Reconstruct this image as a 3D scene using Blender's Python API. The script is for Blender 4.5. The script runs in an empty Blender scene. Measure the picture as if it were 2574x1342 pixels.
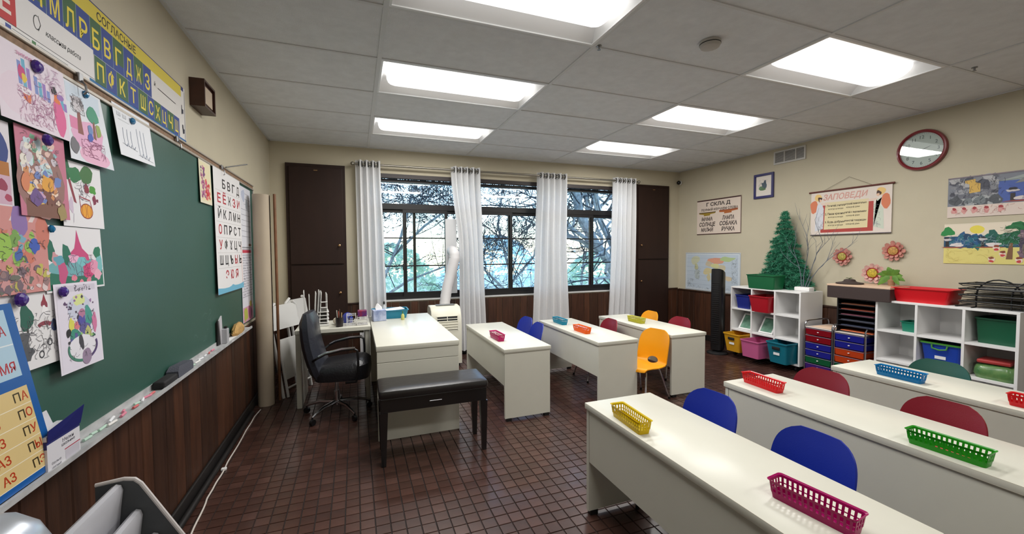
import bpy, bmesh, math, random
from mathutils import Vector, Matrix
S = bpy.context.scene
COL = S.collection
PI = math.pi

# ------------------------------------------------------------------ camera
def lin(c):
    c = c / 255.0
    return c / 12.92 if c <= 0.04045 else ((c + 0.055) / 1.055) ** 2.4
def rgb(t): return (lin(t[0]), lin(t[1]), lin(t[2]), 1.0)

cam_d = bpy.data.cameras.new('camera'); cam = bpy.data.objects.new('camera', cam_d); COL.objects.link(cam)
cam_d.sensor_fit = 'HORIZONTAL'; cam_d.sensor_width = 36.0; cam_d.lens = 36.0 * 1036.17 / 2574.0
cam_d.clip_start = 0.02; cam_d.clip_end = 300
_yaw, _pitch, _roll = .3629, -.0403, -.0056
_f = Vector((math.sin(_yaw) * math.cos(_pitch), math.cos(_yaw) * math.cos(_pitch), math.sin(_pitch)))
_r = Vector((math.cos(_yaw), -math.sin(_yaw), 0)); _u = _r.cross(_f)
_r, _u = _r * math.cos(_roll) + _u * math.sin(_roll), -_r * math.sin(_roll) + _u * math.cos(_roll)
_m = Matrix((_r, _u, -_f)).transposed().to_4x4(); _m.translation = (.8811, 0, 1.3607)
cam.matrix_world = _m
S.camera = cam

# ------------------------------------------------------------------ world, sun, exposure
S.view_settings.view_transform = 'Standard'
S.view_settings.look = 'None'
S.view_settings.gamma = 1.0
S.view_settings.use_curve_mapping = False
S.view_settings.exposure = 0.0
LENS = 1.5            # glow of the lamp lenses themselves
LAMP_W = 24.0         # watts of each ceiling lamp
W_ = bpy.data.worlds.new('sky'); S.world = W_; W_.use_nodes = True
nt = W_.node_tree; nt.nodes.clear()
wo = nt.nodes.new('ShaderNodeOutputWorld'); bg = nt.nodes.new('ShaderNodeBackground')
sky = nt.nodes.new('ShaderNodeTexSky'); sky.sky_type = 'NISHITA'; sky.sun_disc = False
sky.sun_elevation = math.radians(51); sky.sun_rotation = math.radians(4)
sky.air_density = 1.0; sky.dust_density = .6; sky.ozone_density = 1.0; sky.altitude = 50
bg.inputs['Strength'].default_value = 0.80
tint = nt.nodes.new('ShaderNodeMixRGB'); tint.blend_type = 'MULTIPLY'; tint.inputs[0].default_value = 1; tint.inputs[2].default_value = (.88, .97, 1.06, 1)
nt.links.new(sky.outputs[0], tint.inputs[1]); nt.links.new(tint.outputs[0], bg.inputs[0]); nt.links.new(bg.outputs[0], wo.inputs[0])
sun_d = bpy.data.lights.new('sun', 'SUN'); sun = bpy.data.objects.new('sun', sun_d); COL.objects.link(sun)
sun_d.energy = 3.0; sun_d.angle = math.radians(.5); sun_d.color = (1, .95, .86)
sun.rotation_euler = Vector((-.07, -1, -1.235)).to_track_quat('-Z', 'Y').to_euler()
sun.location = (3, 12, 12)

# ------------------------------------------------------------------ room numbers (metres; X along the window wall, Y depth)
RW, YW, YB, RH = 5.80, 5.3116, -2.1, 2.6016

# ------------------------------------------------------------------ materials
MATS = {}
def M(name, col=None, rough=.5, metal=0.0, noise=0.0, scale=20.0, bump=0.0, bscale=None, stretch=None,
      spec=.5, coat=0.0, trans=0.0, emit=0.0, col2=None, translucent=0.0):
    if name in MATS: return MATS[name]
    m = bpy.data.materials.new(name); m.use_nodes = True
    n = m.node_tree; b = n.nodes['Principled BSDF']; out = n.nodes['Material Output']
    b.inputs['Base Color'].default_value = rgb(col)
    b.inputs['Roughness'].default_value = rough; b.inputs['Metallic'].default_value = metal
    b.inputs['Specular IOR Level'].default_value = spec
    b.inputs['Coat Weight'].default_value = coat; b.inputs['Coat Roughness'].default_value = .12
    b.inputs['Transmission Weight'].default_value = trans
    if emit:
        b.inputs['Emission Color'].default_value = rgb(col); b.inputs['Emission Strength'].default_value = emit
    if noise or bump or col2:
        tc = n.nodes.new('ShaderNodeTexCoord'); mp = n.nodes.new('ShaderNodeMapping')
        n.links.new(tc.outputs['Object'], mp.inputs['Vector'])
        if stretch: mp.inputs['Scale'].default_value = stretch
        nz = n.nodes.new('ShaderNodeTexNoise'); nz.inputs['Scale'].default_value = scale; nz.inputs['Detail'].default_value = 5
        n.links.new(mp.outputs[0], nz.inputs['Vector'])
        if noise or col2:
            rp = n.nodes.new('ShaderNodeValToRGB')
            c2 = col2 if col2 else tuple(max(0, v * (1 - noise)) for v in col)
            rp.color_ramp.elements[0].color = rgb(c2); rp.color_ramp.elements[0].position = .3
            rp.color_ramp.elements[1].color = rgb(col); rp.color_ramp.elements[1].position = .7
            n.links.new(nz.outputs['Fac'], rp.inputs[0]); n.links.new(rp.outputs[0], b.inputs['Base Color'])
        if bump:
            bp = n.nodes.new('ShaderNodeBump'); bp.inputs['Strength'].default_value = bump; bp.inputs['Distance'].default_value = .01
            nb = nz
            if bscale:
                nb = n.nodes.new('ShaderNodeTexNoise'); nb.inputs['Scale'].default_value = bscale
                n.links.new(mp.outputs[0], nb.inputs['Vector'])
            n.links.new(nb.outputs['Fac'], bp.inputs['Height']); n.links.new(bp.outputs[0], b.inputs['Normal'])
    if translucent:
        tr = n.nodes.new('ShaderNodeBsdfTranslucent'); tr.inputs['Color'].default_value = rgb(col)
        mx = n.nodes.new('ShaderNodeMixShader'); mx.inputs[0].default_value = translucent
        n.links.new(b.outputs[0], mx.inputs[1]); n.links.new(tr.outputs[0], mx.inputs[2]); n.links.new(mx.outputs[0], out.inputs[0])
    MATS[name] = m
    return m

def attr_mat(name, rough=.55, translucent=0):
    m = bpy.data.materials.new(name); m.use_nodes = True; n = m.node_tree
    a = n.nodes.new('ShaderNodeAttribute'); a.attribute_name = 'Col'
    b = n.nodes['Principled BSDF']; b.inputs['Roughness'].default_value = rough
    n.links.new(a.outputs['Color'], b.inputs['Base Color'])
    return m
PRINT = attr_mat('printed_ink', .6)
GLOSSPRINT = attr_mat('glossy_print', .28)

def glass_mat():
    m = bpy.data.materials.new('window_glass'); m.use_nodes = True; n = m.node_tree; n.nodes.clear()
    o = n.nodes.new('ShaderNodeOutputMaterial'); t = n.nodes.new('ShaderNodeBsdfTransparent'); g = n.nodes.new('ShaderNodeBsdfGlossy')
    t.inputs[0].default_value = (.93, .97, .97, 1); g.inputs['Roughness'].default_value = .02
    f = n.nodes.new('ShaderNodeFresnel'); f.inputs[0].default_value = 1.5; mx = n.nodes.new('ShaderNodeMixShader')
    n.links.new(f.outputs[0], mx.inputs[0]); n.links.new(t.outputs[0], mx.inputs[1]); n.links.new(g.outputs[0], mx.inputs[2]); n.links.new(mx.outputs[0], o.inputs[0])
    return m
GLASS = glass_mat()
def clear_plastic(name, tint, a=.55):
    m = bpy.data.materials.new(name); m.use_nodes = True; n = m.node_tree; b = n.nodes['Principled BSDF']
    b.inputs['Base Color'].default_value = rgb(tint); b.inputs['Roughness'].default_value = .15; b.inputs['Alpha'].default_value = a
    return m

wall_m = M('wall_paint', (192, 183, 160), .75, noise=.03, scale=3, bump=.04, bscale=180)
ceil_m = M('ceiling_tile', (228, 231, 234), .9, noise=.04, scale=14, bump=.25, bscale=160)
bar_m = M('ceiling_bar', (214, 216, 217), .55)
wood_m = M('wainscot_wood', (74, 45, 31), .42, col2=(52, 30, 20), scale=7, stretch=(6, 6, .5), bump=.05, bscale=30)
woodb_m = M('wainscot_wood_b', (64, 40, 27), .42, col2=(44, 26, 18), scale=8, stretch=(6, 6, .5), bump=.05, bscale=30)
woodc_m = M('wainscot_wood_c', (82, 50, 33), .42, col2=(58, 34, 22), scale=6, stretch=(6, 6, .5), bump=.05, bscale=30)
cab_m = M('cabinet_brown', (44, 26, 19), .55, spec=.3, col2=(38, 22, 16), scale=5, stretch=(3, 3, .4))
frame_m = M('window_bronze', (30, 29, 30), .4, metal=.3)
black_m = M('black_trim', (24, 21, 20), .5)
grout_m = M('grout', (34, 20, 16), .8, noise=.3, scale=30)
tile_a = M('tile_a', (77, 50, 42), .3, noise=.22, scale=9, bump=.08, bscale=22, coat=.25)
tile_b = M('tile_b', (71, 45, 37), .32, noise=.25, scale=9, bump=.08, bscale=22, coat=.25)
tile_c = M('tile_c', (85, 57, 49), .3, noise=.2, scale=9, bump=.08, bscale=22, coat=.25)
desk_m = M('desk_laminate', (212, 210, 197), .27, noise=.015, scale=6, spec=.2)
deskedge_m = M('desk_edge_band', (205, 197, 178), .4)
white_m = M('white_laminate', (230, 229, 228), .4)
whitep_m = M('white_plastic', (216, 215, 212), .35)
chrome_m = M('chrome', (200, 200, 205), .16, metal=1)
steel_m = M('brushed_steel', (150, 150, 152), .35, metal=.9)
blackp_m = M('black_plastic', (22, 22, 24), .4)
blackl_m = M('black_leather', (30, 30, 34), .32, bump=.25, bscale=60)
paper_m = M('paper', (232, 230, 230), .7)
brass_m = M('brass_knob', (190, 150, 110), .25, metal=1)

# ------------------------------------------------------------------ mesh builder
class MB:
    def __init__(s): s.v = []; s.f = []; s.c = None
    def add(s, vs, fs):
        o = len(s.v); s.v += [tuple(v) for v in vs]; s.f += [tuple(i + o for i in f) for f in fs]; return s
    def box(s, x0, x1, y0, y1, z0, z1):
        return s.add([(x0,y0,z0),(x1,y0,z0),(x1,y1,z0),(x0,y1,z0),(x0,y0,z1),(x1,y0,z1),(x1,y1,z1),(x0,y1,z1)],
                     [(0,3,2,1),(4,5,6,7),(0,1,5,4),(1,2,6,5),(2,3,7,6),(3,0,4,7)])
    def rbox(s, x0, x1, y0, y1, z0, z1, b=.005, seg=2):
        bm = bmesh.new(); bmesh.ops.create_cube(bm, size=1)
        for v in bm.verts:
            v.co = ((x0+x1)/2 + v.co.x*(x1-x0), (y0+y1)/2 + v.co.y*(y1-y0), (z0+z1)/2 + v.co.z*(z1-z0))
        bmesh.ops.bevel(bm, geom=bm.edges[:], offset=b, segments=seg, affect='EDGES', profile=.5, clamp_overlap=True)
        return s.bm(bm)
    def bm(s, bm):
        bm.verts.index_update(); o = len(s.v)
        s.v += [tuple(v.co) for v in bm.verts]; s.f += [tuple(v.index + o for v in f.verts) for f in bm.faces]
        bm.free(); return s
    def hexa(s, p):                      # 8 corner points, bottom ring then top ring
        return s.add(p, [(0,3,2,1),(4,5,6,7),(0,1,5,4),(1,2,6,5),(2,3,7,6),(3,0,4,7)])
    def tube(s, pts, r, n=8, closed=False, cap=True):
        P = [Vector(p) for p in pts]; R = r if isinstance(r, (list, tuple)) else [r] * len(P)
        rings = []; prev = None
        for i, p in enumerate(P):
            if closed: t = P[(i+1) % len(P)] - P[i-1]
            else: t = P[min(i+1, len(P)-1)] - P[max(i-1, 0)]
            t.normalize()
            if prev is None: a = t.orthogonal().normalized()
            else:
                a = prev - t * prev.dot(t)
                a = a.normalized() if a.length > 1e-6 else t.orthogonal().normalized()
            prev = a; b = t.cross(a)
            rings.append([p + (a*math.cos(2*PI*k/n) + b*math.sin(2*PI*k/n)) * R[i] for k in range(n)])
        return s.loft(rings, cap and not closed, cap and not closed, closed)
    def loft(s, rings, c0=True, c1=True, closed=False):
        n = len(rings[0]); o = len(s.v)
        for r in rings: s.v += [tuple(p) for p in r]
        m = len(rings)
        for i in range(m if closed else m-1):
            for k in range(n):
                a, b = o + i*n + k, o + i*n + (k+1) % n
                c, d = o + ((i+1) % m)*n + (k+1) % n, o + ((i+1) % m)*n + k
                s.f.append((a, b, c, d))
        if c0: s.f.append(tuple(o + k for k in reversed(range(n))))
        if c1: s.f.append(tuple(o + (m-1)*n + k for k in range(n)))
        return s
    def lathe(s, prof, c=(0,0,0), n=20, cap=True):   # prof: (r, z)
        return s.loft([[(c[0]+r*math.cos(2*PI*k/n), c[1]+r*math.sin(2*PI*k/n), c[2]+z) for k in range(n)] for r, z in prof], cap, cap)
    def cyl(s, p0, p1, r, n=12, r1=None): return s.tube([p0, p1], [r, r if r1 is None else r1], n)
    def prism(s, poly, vec):             # extrude 3D polygon along a vector
        v = Vector(vec); n = len(poly); o = len(s.v)
        s.v += [tuple(p) for p in poly] + [tuple(Vector(p) + v) for p in poly]
        s.f.append(tuple(o+k for k in reversed(range(n)))); s.f.append(tuple(o+n+k for k in range(n)))
        for k in range(n): s.f.append((o+k, o+(k+1) % n, o+n+(k+1) % n, o+n+k))
        return s
    def ball(s, c, r, sz=(1,1,1), n=12, m=8):
        return s.loft([[(c[0]+r*sz[0]*math.sin(PI*i/m)*math.cos(2*PI*k/n), c[1]+r*sz[1]*math.sin(PI*i/m)*math.sin(2*PI*k/n), c[2]-r*sz[2]*math.cos(PI*i/m)) for k in range(n)] for i in range(1, m)])
    def xf(s, mat):
        s.v = [tuple(mat @ Vector(v)) for v in s.v]; return s
    def mesh(s, name, mat, smooth=False, fix=True):
        me = bpy.data.meshes.new(name); me.from_pydata(s.v, [], s.f); me.materials.append(mat)
        if fix:
            bm = bmesh.new(); bm.from_mesh(me); bmesh.ops.recalc_face_normals(bm, faces=bm.faces); bm.to_mesh(me); bm.free()
        if smooth:
            for p in me.polygons: p.use_smooth = True
            try: me.set_sharp_from_angle(angle=math.radians(40))
            except Exception: pass
        return me
    def build(s, name, mat, parent=None, smooth=False, loc=None, rot=None, fix=True):
        return obj(name, s.mesh(name, mat, smooth, fix), parent, loc, rot)

def obj(name, me, parent=None, loc=None, rot=None):
    o = bpy.data.objects.new(name, me); COL.objects.link(o)
    if parent is not None: o.parent = parent
    if loc: o.location = loc
    if rot: o.rotation_euler = rot
    return o
def tag(o, label, cat, group=None):
    o['label'] = label; o['category'] = cat
    if group: o['group'] = group
    return o
def thing(name, label, cat, loc=(0,0,0), rz=0, group=None):
    o = bpy.data.objects.new(name, None); COL.objects.link(o); o.empty_display_size = .05
    o.location = loc; o.rotation_euler = (0, 0, rz)
    return tag(o, label, cat, group)
def struct(o): o['kind'] = 'structure'; return o
def dup(root, loc, rz=0, label=None):
    r = root.copy(); COL.objects.link(r); r.location = loc; r.rotation_euler = (0, 0, rz)
    if label: r['label'] = label
    for ch in list(root.children):
        c = ch.copy(); COL.objects.link(c); c.parent = r
        for g in list(ch.children):
            d = g.copy(); COL.objects.link(d); d.parent = c
    return r
def rrect(w, d, r, z, n=4, cx=0, cy=0):   # ring of a rounded rectangle
    out = []
    for sx, sy, a0 in ((1,1,0), (-1,1,90), (-1,-1,180), (1,-1,270)):
        for k in range(n+1):
            a = math.radians(a0 + 90*k/n)
            out.append((cx + sx*(w/2-r) + r*math.cos(a), cy + sy*(d/2-r) + r*math.sin(a), z))
    return out
# ================================================================== THE SETTING
rnd = random.Random(7)
# ---- floor: grout slab + tiles
TP = .0711
floor = struct(MB().box(-.02, RW+.02, YB, YW+.02, -.06, -.004).build('floor', grout_m))
tb = MB(); h_ = TP/2 - .0022
tb.add([(-h_,-h_,-.004),(h_,-h_,-.004),(h_,h_,-.004),(-h_,h_,-.004),(-h_+.0015,-h_+.0015,0),(h_-.0015,-h_+.0015,0),(h_-.0015,h_-.0015,0),(-h_+.0015,h_-.0015,0)],
       [(4,5,6,7),(0,1,5,4),(1,2,6,5),(2,3,7,6),(3,0,4,7)])
tms = [tb.mesh('tile', m) for m in (tile_a, tile_b, tile_c)]
xs = [1.518 + TP*(k+.5) for k in range(-22, 61)]; ys = [1.955 + TP*(k+.5) for k in range(-57, 48)]
def seen(x, y):
    if not (y > 1.78 and .12 < x < RW): return False
    d = Vector((x, y, 0)) - cam.matrix_world.translation
    u = 1287 + 1036.17*d.dot(_r)/d.dot(_f); v = 671 - 1036.17*d.dot(_u)/d.dot(_f)
    return 430 < u < 1470 and v < 1342
cells = [(x, y) for x in xs for y in ys if x < RW and y < YW]
near = sorted([c for c in cells if seen(*c)], key=lambda c: (c[0]-.88)**2 + c[1]**2)[:300]
ns = set(near); rest = [MB(), MB(), MB()]
for c in cells:
    k = rnd.choice((0, 0, 1, 1, 2)); dz = rnd.uniform(-.0006, .0006)
    if c in ns: obj('floor_tile', tms[k], floor, (c[0], c[1], dz))
    else: rest[k].add([(v[0]+c[0], v[1]+c[1], v[2]+dz) for v in tb.v], tb.f)
for k, m in enumerate((tile_a, tile_b, tile_c)):
    o = rest[k].build('floor_tiles', m, floor); o['kind'] = 'stuff'

# ---- walls
WT = .16
wl = struct(MB().box(-WT, 0, YB, YW+WT, -.06, RH+.25).build('wall_left', wall_m))
wr = struct(MB().box(RW, RW+WT, YB, YW+WT, -.06, RH+.25).build('wall_right', wall_m))
wb = struct(MB().box(0, RW, YB-WT, YB, -.06, RH+.25).build('wall_back', wall_m))
WX0, WX1, WZ0, WZ1 = 1.0, 4.78, .735, 2.31
b = MB(); b.box(0, WX0, YW, YW+WT, -.06, RH+.25); b.box(WX1, RW, YW, YW+WT, -.06, RH+.25)
b.box(WX0, WX1, YW, YW+WT, -.06, WZ0); b.box(WX0, WX1, YW, YW+WT, WZ1, RH+.25)
wf = struct(b.build('wall_front', wall_m))

# ---- wainscot planks, one object each, children of their wall
def planks(wall, axis, a0, a1, face, sgn, z1=.735, ws=(.105, .095, .14, .1, .12, .085, .16, .11)):
    p = a0; k = rnd.randrange(8)
    while p < a1 - .01:
        w = min(ws[k % len(ws)], a1 - p); k += 1
        m = MB(); g = .002; t = .014 + rnd.uniform(-.001, .001)
        lo, hi = p + g, p + w - g; f0, f1 = (face, face + sgn*t) if sgn > 0 else (face + sgn*t, face)
        if axis == 'y': m.rbox(f0, f1, lo, hi, .0, z1, .004, 1)
        else: m.rbox(lo, hi, f0, f1, .0, z1, .004, 1)
        m.build('wainscot_plank', rnd.choice((wood_m, woodb_m, woodc_m)), wall)
        p += w
planks(wl, 'y', YB, 1.5, 0, 1, .735, (.3, .2)); planks(wl, 'y', 1.5, YW, 0, 1)
planks(wf, 'x', .0, RW, YW, -1, .722); planks(wr, 'y', YB, 2.0, RW, -1, .71, (.3, .2)); planks(wr, 'y', 2.0, YW-.015, RW, -1, .71)
MB().rbox(0, .026, 4.42, YW-.02, .735, .757, .004).build('wainscot_cap', woodb_m, wl)
MB().rbox(.03, WX0, YW-.026, YW, .722, .742, .004).build('wainscot_cap', woodb_m, wf)
MB().rbox(WX1, RW-.03, YW-.026, YW, .722, .742, .004).build('wainscot_cap', woodb_m, wf)
MB().rbox(RW-.026, RW, YB, YW-.03, .71, .73, .004).build('wainscot_cap', woodb_m, wr)
struct(MB().rbox(.016, .034, YB, YW-.06, 0, .085, .006).build('baseboard_left', black_m))
struct(MB().rbox(.05, RW-.05, YW-.034, YW-.016, 0, .085, .006).build('baseboard_front', black_m))
struct(MB().rbox(RW-.034, RW-.016, YB, YW-.06, 0, .085, .006).build('baseboard_right', black_m))

# ---- ceiling: slab, T bars, lay-in panels
ceiling = struct(MB().box(-WT, RW+WT, YB-WT, YW+WT, RH+.25, RH+.33).build('ceiling', ceil_m))
XL = [0, 1.0514, 2.2706, 3.4898, 4.709, RW]; Y1 = 4.6736; SP = .6096
YL = [YW] + [Y1 - k*SP for k in range(0, 12) if Y1 - k*SP > YB] + [YB]
light_cells = [(i, j) for i in (1, 3) for j in (1, 3, 5, 9)]  # last row is unseen, added to light the panels facing the viewer
for i in range(5):
    for j in range(len(YL)-1):
        if (i, j) in light_cells: continue
        x0, x1, y1, y0 = XL[i], XL[i+1], YL[j], YL[j+1]
        if y1 - y0 < .05: continue
        MB().box(x0+.004, x1-.004, y0+.004, y1-.004, RH+.006+rnd.uniform(0, .002), RH+.02).build('ceiling_panel', ceil_m, ceiling)
for i, x in enumerate(XL[1:-1]):
    w = .014 if i == 0 else .011
    MB().rbox(x-w, x+w, YB, YW, RH, RH+.03, .001, 1).build('ceiling_bar', bar_m, ceiling)
for y in YL[1:-1]:
    for i in range(5):
        MB().box(XL[i]+(.0115 if i else 0), XL[i+1]-(.0115 if i < 4 else 0), y-.009, y+.009, RH+.0012, RH+.028).build('ceiling_bar', bar_m, ceiling)
for x0, x1, y0, y1 in ((0, .02, YB, YW), (RW-.02, RW, YB, YW), (0, RW, YW-.02, YW)):
    MB().box(x0, x1, y0, y1, RH-.001, RH+.005).build('wall_angle', bar_m, ceiling)

# ---- ceiling lamps
lens_m = bpy.data.materials.new('lamp_lens'); lens_m.use_nodes = True
_b = lens_m.node_tree.nodes['Principled BSDF']; _b.inputs['Base Color'].default_value = (.9, .9, .9, 1)
_b.inputs['Emission Color'].default_value = (1, .985, .955, 1); _b.inputs['Emission Strength'].default_value = LENS; _b.inputs['Roughness'].default_value = .3
pan_m = M('lamp_pan', (236, 236, 236), .35)
lamp_root = None
names = {(1,1): 'recessed ceiling lamp nearest the window curtains, left column above the teacher desk', (1,3): 'recessed ceiling lamp in the left column, second from the windows',
         (1,5): 'recessed ceiling lamp cut by the top edge of the photo', (3,1): 'recessed ceiling lamp nearest the windows in the right column',
         (3,3): 'recessed ceiling lamp in the right column, second from the windows', (3,5): 'recessed ceiling lamp in the right column nearest the wall clock'}
for (i, j) in light_cells:
    cx, cy = (XL[i]+XL[i+1])/2, (YL[j]+YL[j+1])/2
    lab = names.get((i, j), 'unseen ceiling lamp added behind the viewer, on the %s side' % ('chalkboard' if i == 1 else 'cube shelf'))
    if lamp_root is None:
        lamp_root = thing('ceiling_lamp', lab, 'lamp', (cx, cy, RH), 0, 'recessed ceiling lamps')
        L, D = 1.2192/2-.014, SP/2-.012
        b = MB(); prof = []
        for k in range(7):
            t = k/6; prof.append((1-t*.49, .004 + .082*math.sin(t*PI/2)))
        rings = []
        for t, z in prof:
            hx = L - (1-t)*.10; hy = D*t
            rings.append([(-hx,-hy,z),(hx,-hy,z),(hx,hy,z),(-hx,hy,z)])
        b.loft(rings, False, True); b.build('reflector_pan', pan_m, lamp_root, True, fix=False)
        b = MB()
        for (x0,x1,y0,y1) in ((-L-.004,L+.004,-D-.004,-D+.012),(-L-.004,L+.004,D-.012,D+.004),(-L-.004,-L+.012,-D,D),(L-.012,L+.004,-D,D)): b.box(x0,x1,y0,y1,.0015,.008)
        b.box(-L, L, -D, D, .10, .13)
        b.build('housing', pan_m, lamp_root)
        b = MB(); rings = []
        n = 14
        for xx, s_ in ((-.535,.0),(-.533,.45),(-.525,.75),(-.51,.92),(-.48,1),(0,1),(.48,1),(.51,.92),(.525,.75),(.533,.45),(.535,.0)):
            rings.append([(xx, -.148*math.cos(PI*k/n), .078 - (.098*math.sin(PI*k/n)**.6)*(.02+.98*s_)) for k in range(n+1)] )
        for r_ in rings: pass
        o_ = len(b.v); nn = n+1
        for r_ in rings: b.v += r_
        for a in range(len(rings)-1):
            for k in range(n): b.f.append((o_+a*nn+k, o_+a*nn+k+1, o_+(a+1)*nn+k+1, o_+(a+1)*nn+k))
        b.build('diffuser_lens', lens_m, lamp_root, True)
        ld = bpy.data.lights.new('tube_light', 'AREA'); ld.shape = 'RECTANGLE'; ld.size = 1.07; ld.size_y = .29; ld.energy = LAMP_W; ld.color = (1, .985, .955)
        obj('tube_light', ld, lamp_root, (0, 0, -.0225))
    else:
        dup(lamp_root, (cx, cy, RH), 0, lab)

# ---- windows (three sections in one opening)
b = MB()
for x0, x1, z0, z1 in ((WX0, WX1, WZ0, WZ0+.012),): b.box(x0, x1, YW-.02, YW+WT+.03, z0, z1)
struct(b.build('trim_1', M('window_sill', (205, 205, 203), .35)))
reveal_m = M('window_reveal', (38, 27, 25), .5)
b = MB(); b.box(WX0, WX1, YW-.008, YW+.06, WZ1-.05, WZ1); b.box(WX0, WX0+.04, YW-.008, YW+.12, WZ0+.012, WZ1-.05); b.box(WX1-.04, WX1, YW-.008, YW+.12, WZ0+.012, WZ1-.05)
struct(b.build('trim_2', reveal_m))
GY = YW + .10
secs = [(1.04, 2.26, 1.47, True), (2.26, 3.50, 2.905, False), (3.50, 4.74, 4.21, False)]
for k, (x0, x1, mx, extra) in enumerate(secs):
    w = struct(MB().box(x0, x0+.03, GY-.03, GY+.03, WZ0+.012, WZ1-.05).box(x1-.03, x1, GY-.03, GY+.03, WZ0+.012, WZ1-.05)
        .box(x0+.03, x1-.03, GY-.03, GY+.03, WZ0+.012, WZ0+.05).box(x0+.03, x1-.03, GY-.03, GY+.03, WZ1-.09, WZ1-.05)
        .box(x0+.03, x1-.03, GY-.035, GY+.03, 1.885, 1.955).build('window_%d' % (k+1), frame_m))
    MB().box(x0+.03, x1-.03, GY+.004, GY+.008, 1.955, WZ1-.09).build('transom_pane', GLASS, w)
    def sash(a0, a1, yy, nm='sash', gl=True):
        s_ = MB().box(a0, a0+.035, yy-.014, yy+.014, .785, 1.885).box(a1-.035, a1, yy-.014, yy+.014, .785, 1.885).box(a0+.035, a1-.035, yy-.014, yy+.014, .785, .835).box(a0+.035, a1-.035, yy-.014, yy+.014, 1.845, 1.885).build(nm, frame_m, w)
        MB().box(a0+.035, a1-.035, yy-.001, yy+.002, .835, 1.845).build('pane', GLASS, s_)
        for z in (1.17, 1.525): MB().box(a0+.035, a1-.035, yy-.008, yy+.008, z-.008, z+.008).build('muntin', frame_m, s_)
    sash(x0+.03, mx+.03, GY-.016 if not extra else GY+.016)
    sash(mx-.02, x1-.03 if not extra else 2.02, GY+.016 if not extra else GY-.016)
    if extra:
        sash(1.58, x1-.03, GY+.016)
        MB().rbox(1.44, 1.462, GY-.05, GY-.03, 1.12, 1.20, .004).build('latch', black_m, w)
# ================================================================== FURNITURE
# ---- built-in cabinets on the window wall
def cabinet(name, label, x0, x1, knobx):
    t = thing(name, label, 'cabinet', ((x0+x1)/2, YW, 0)); w = (x1-x0)/2
    MB().box(-w, w, -.035, -.016, .0, 2.365).build('face_frame', cab_m, t)
    for z0, z1, kz in ((.10, 1.195, .875), (1.215, 2.325, 1.43)):
        d = MB().rbox(-w+.035, w-.03, -.056, -.035, z0, z1, .004).build('door', cab_m, t)
        b = MB(); b.tube([(knobx*(w-.075), -.056, kz), (knobx*(w-.075), -.072, kz), (knobx*(w-.075), -.074, kz), (knobx*(w-.075), -.086, kz), (knobx*(w-.075), -.09, kz)], [.006, .006, .014, .014, .008], 10)
        b.build('knob', brass_m, d, True)
    MB().box(-.02, .02, -.062, -.056, 2.285, 2.295).build('label_plate', brass_m, t)
    return t
cabinet('built_in_cabinet', 'tall dark brown built-in cabinet beside the leftmost curtain, behind the office chair', .16, .785, 1)
cabinet('built_in_cabinet', 'tall dark brown built-in cabinet right of the windows below the security camera', 4.93, 5.565, -1)

# ---- curtain rod and curtains
rod = thing('curtain_rod', 'long nickel curtain rod above the three windows', 'curtain rod', (.87, YW-.115, 2.385))
rod_m = M('nickel', (150, 146, 136), .3, metal=.9)
MB().tube([(0,0,0), (4.05,0,0)], .0125, 12).build('rod', rod_m, rod, True)
for x in (0, 4.05): MB().ball((x, 0, 0), .022).build('finial', rod_m, rod, True)
for x in (.06, 1.52, 2.75, 3.98): MB().tube([(x,0,0), (x,.06,.005), (x,.112,.0)], .007, 8).build('bracket', rod_m, rod, True)
cloth_m = M('curtain_cloth', (238, 238, 239), .85, noise=.03, scale=60, bump=.05, bscale=400, translucent=.3)
grom_m = M('grommet', (60, 58, 56), .3, metal=.8)
def curtain(label, tops, mids, bots, nf, seed):
    r_ = random.Random(seed)
    x0 = (tops[0]+tops[1])/2
    t = thing('curtain', label, 'curtain', (x0, YW-.115, .06), 0, 'grey window curtains')
    n = nf*16; m = 22; b = MB(); ph = [r_.uniform(-.4, .4) for _ in range(40)]
    for j in range(m+1):
        z = 2.43 - (2.37)*j/m; s_ = j/m
        if z > 1.3: k = (2.43-z)/1.13; k = k*k*(3-2*k); a, c = tops[0]+(mids[0]-tops[0])*k, tops[1]+(mids[1]-tops[1])*k
        else: k = (1.3-z)/1.24; a, c = mids[0]+(bots[0]-mids[0])*k, mids[1]+(bots[1]-mids[1])*k
        for i in range(n+1):
            q = i/n; amp = .036 * (1 - .35*s_*(1+math.sin(q*9+seed))/2)
            f = q*nf*2*PI
            x = a + (c-a)*(q + .012*math.sin(f*2+1)*s_) ; y = amp*math.sin(f + ph[int(q*nf)]*s_*.6 + .5*math.sin(s_*3+seed)*s_) + .008*math.sin(q*23+s_*5)
            b.v.append((x-x0, y, z-.06))
    for j in range(m):
        for i in range(n): b.f.append((j*(n+1)+i, j*(n+1)+i+1, (j+1)*(n+1)+i+1, (j+1)*(n+1)+i))
    b.build('fabric', cloth_m, t, True, fix=False)
    for k in range(nf*2):
        q = (k+.5)/(nf*2); q = (k*.5)/nf
        if q <= 0 or q >= 1: continue
        x = tops[0]+(tops[1]-tops[0])*q - x0
        b = MB(); b.tube([(x + .004, .03*math.cos(a), 2.325 + .03*math.sin(a)) for a in [2*PI*i/14 for i in range(14)]], .0055, 6, True)
        b.build('grommet', grom_m, t, True)
    return t
curtain('light grey curtain at the far left beside the brown cabinet', (.90, 1.18), (.905, 1.21), (.915, 1.235), 4, 1)
curtain('light grey curtain pushed aside by the air conditioner duct', (2.03, 2.42), (2.13, 2.45), (2.12, 2.49), 5, 2)
curtain('light grey curtain hanging between the second and third windows', (3.23, 3.69), (3.19, 3.68), (3.13, 3.73), 5, 3)
curtain('light grey curtain at the right end of the rod', (4.46, 4.86), (4.43, 4.86), (4.37, 4.86), 5, 4)

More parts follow.
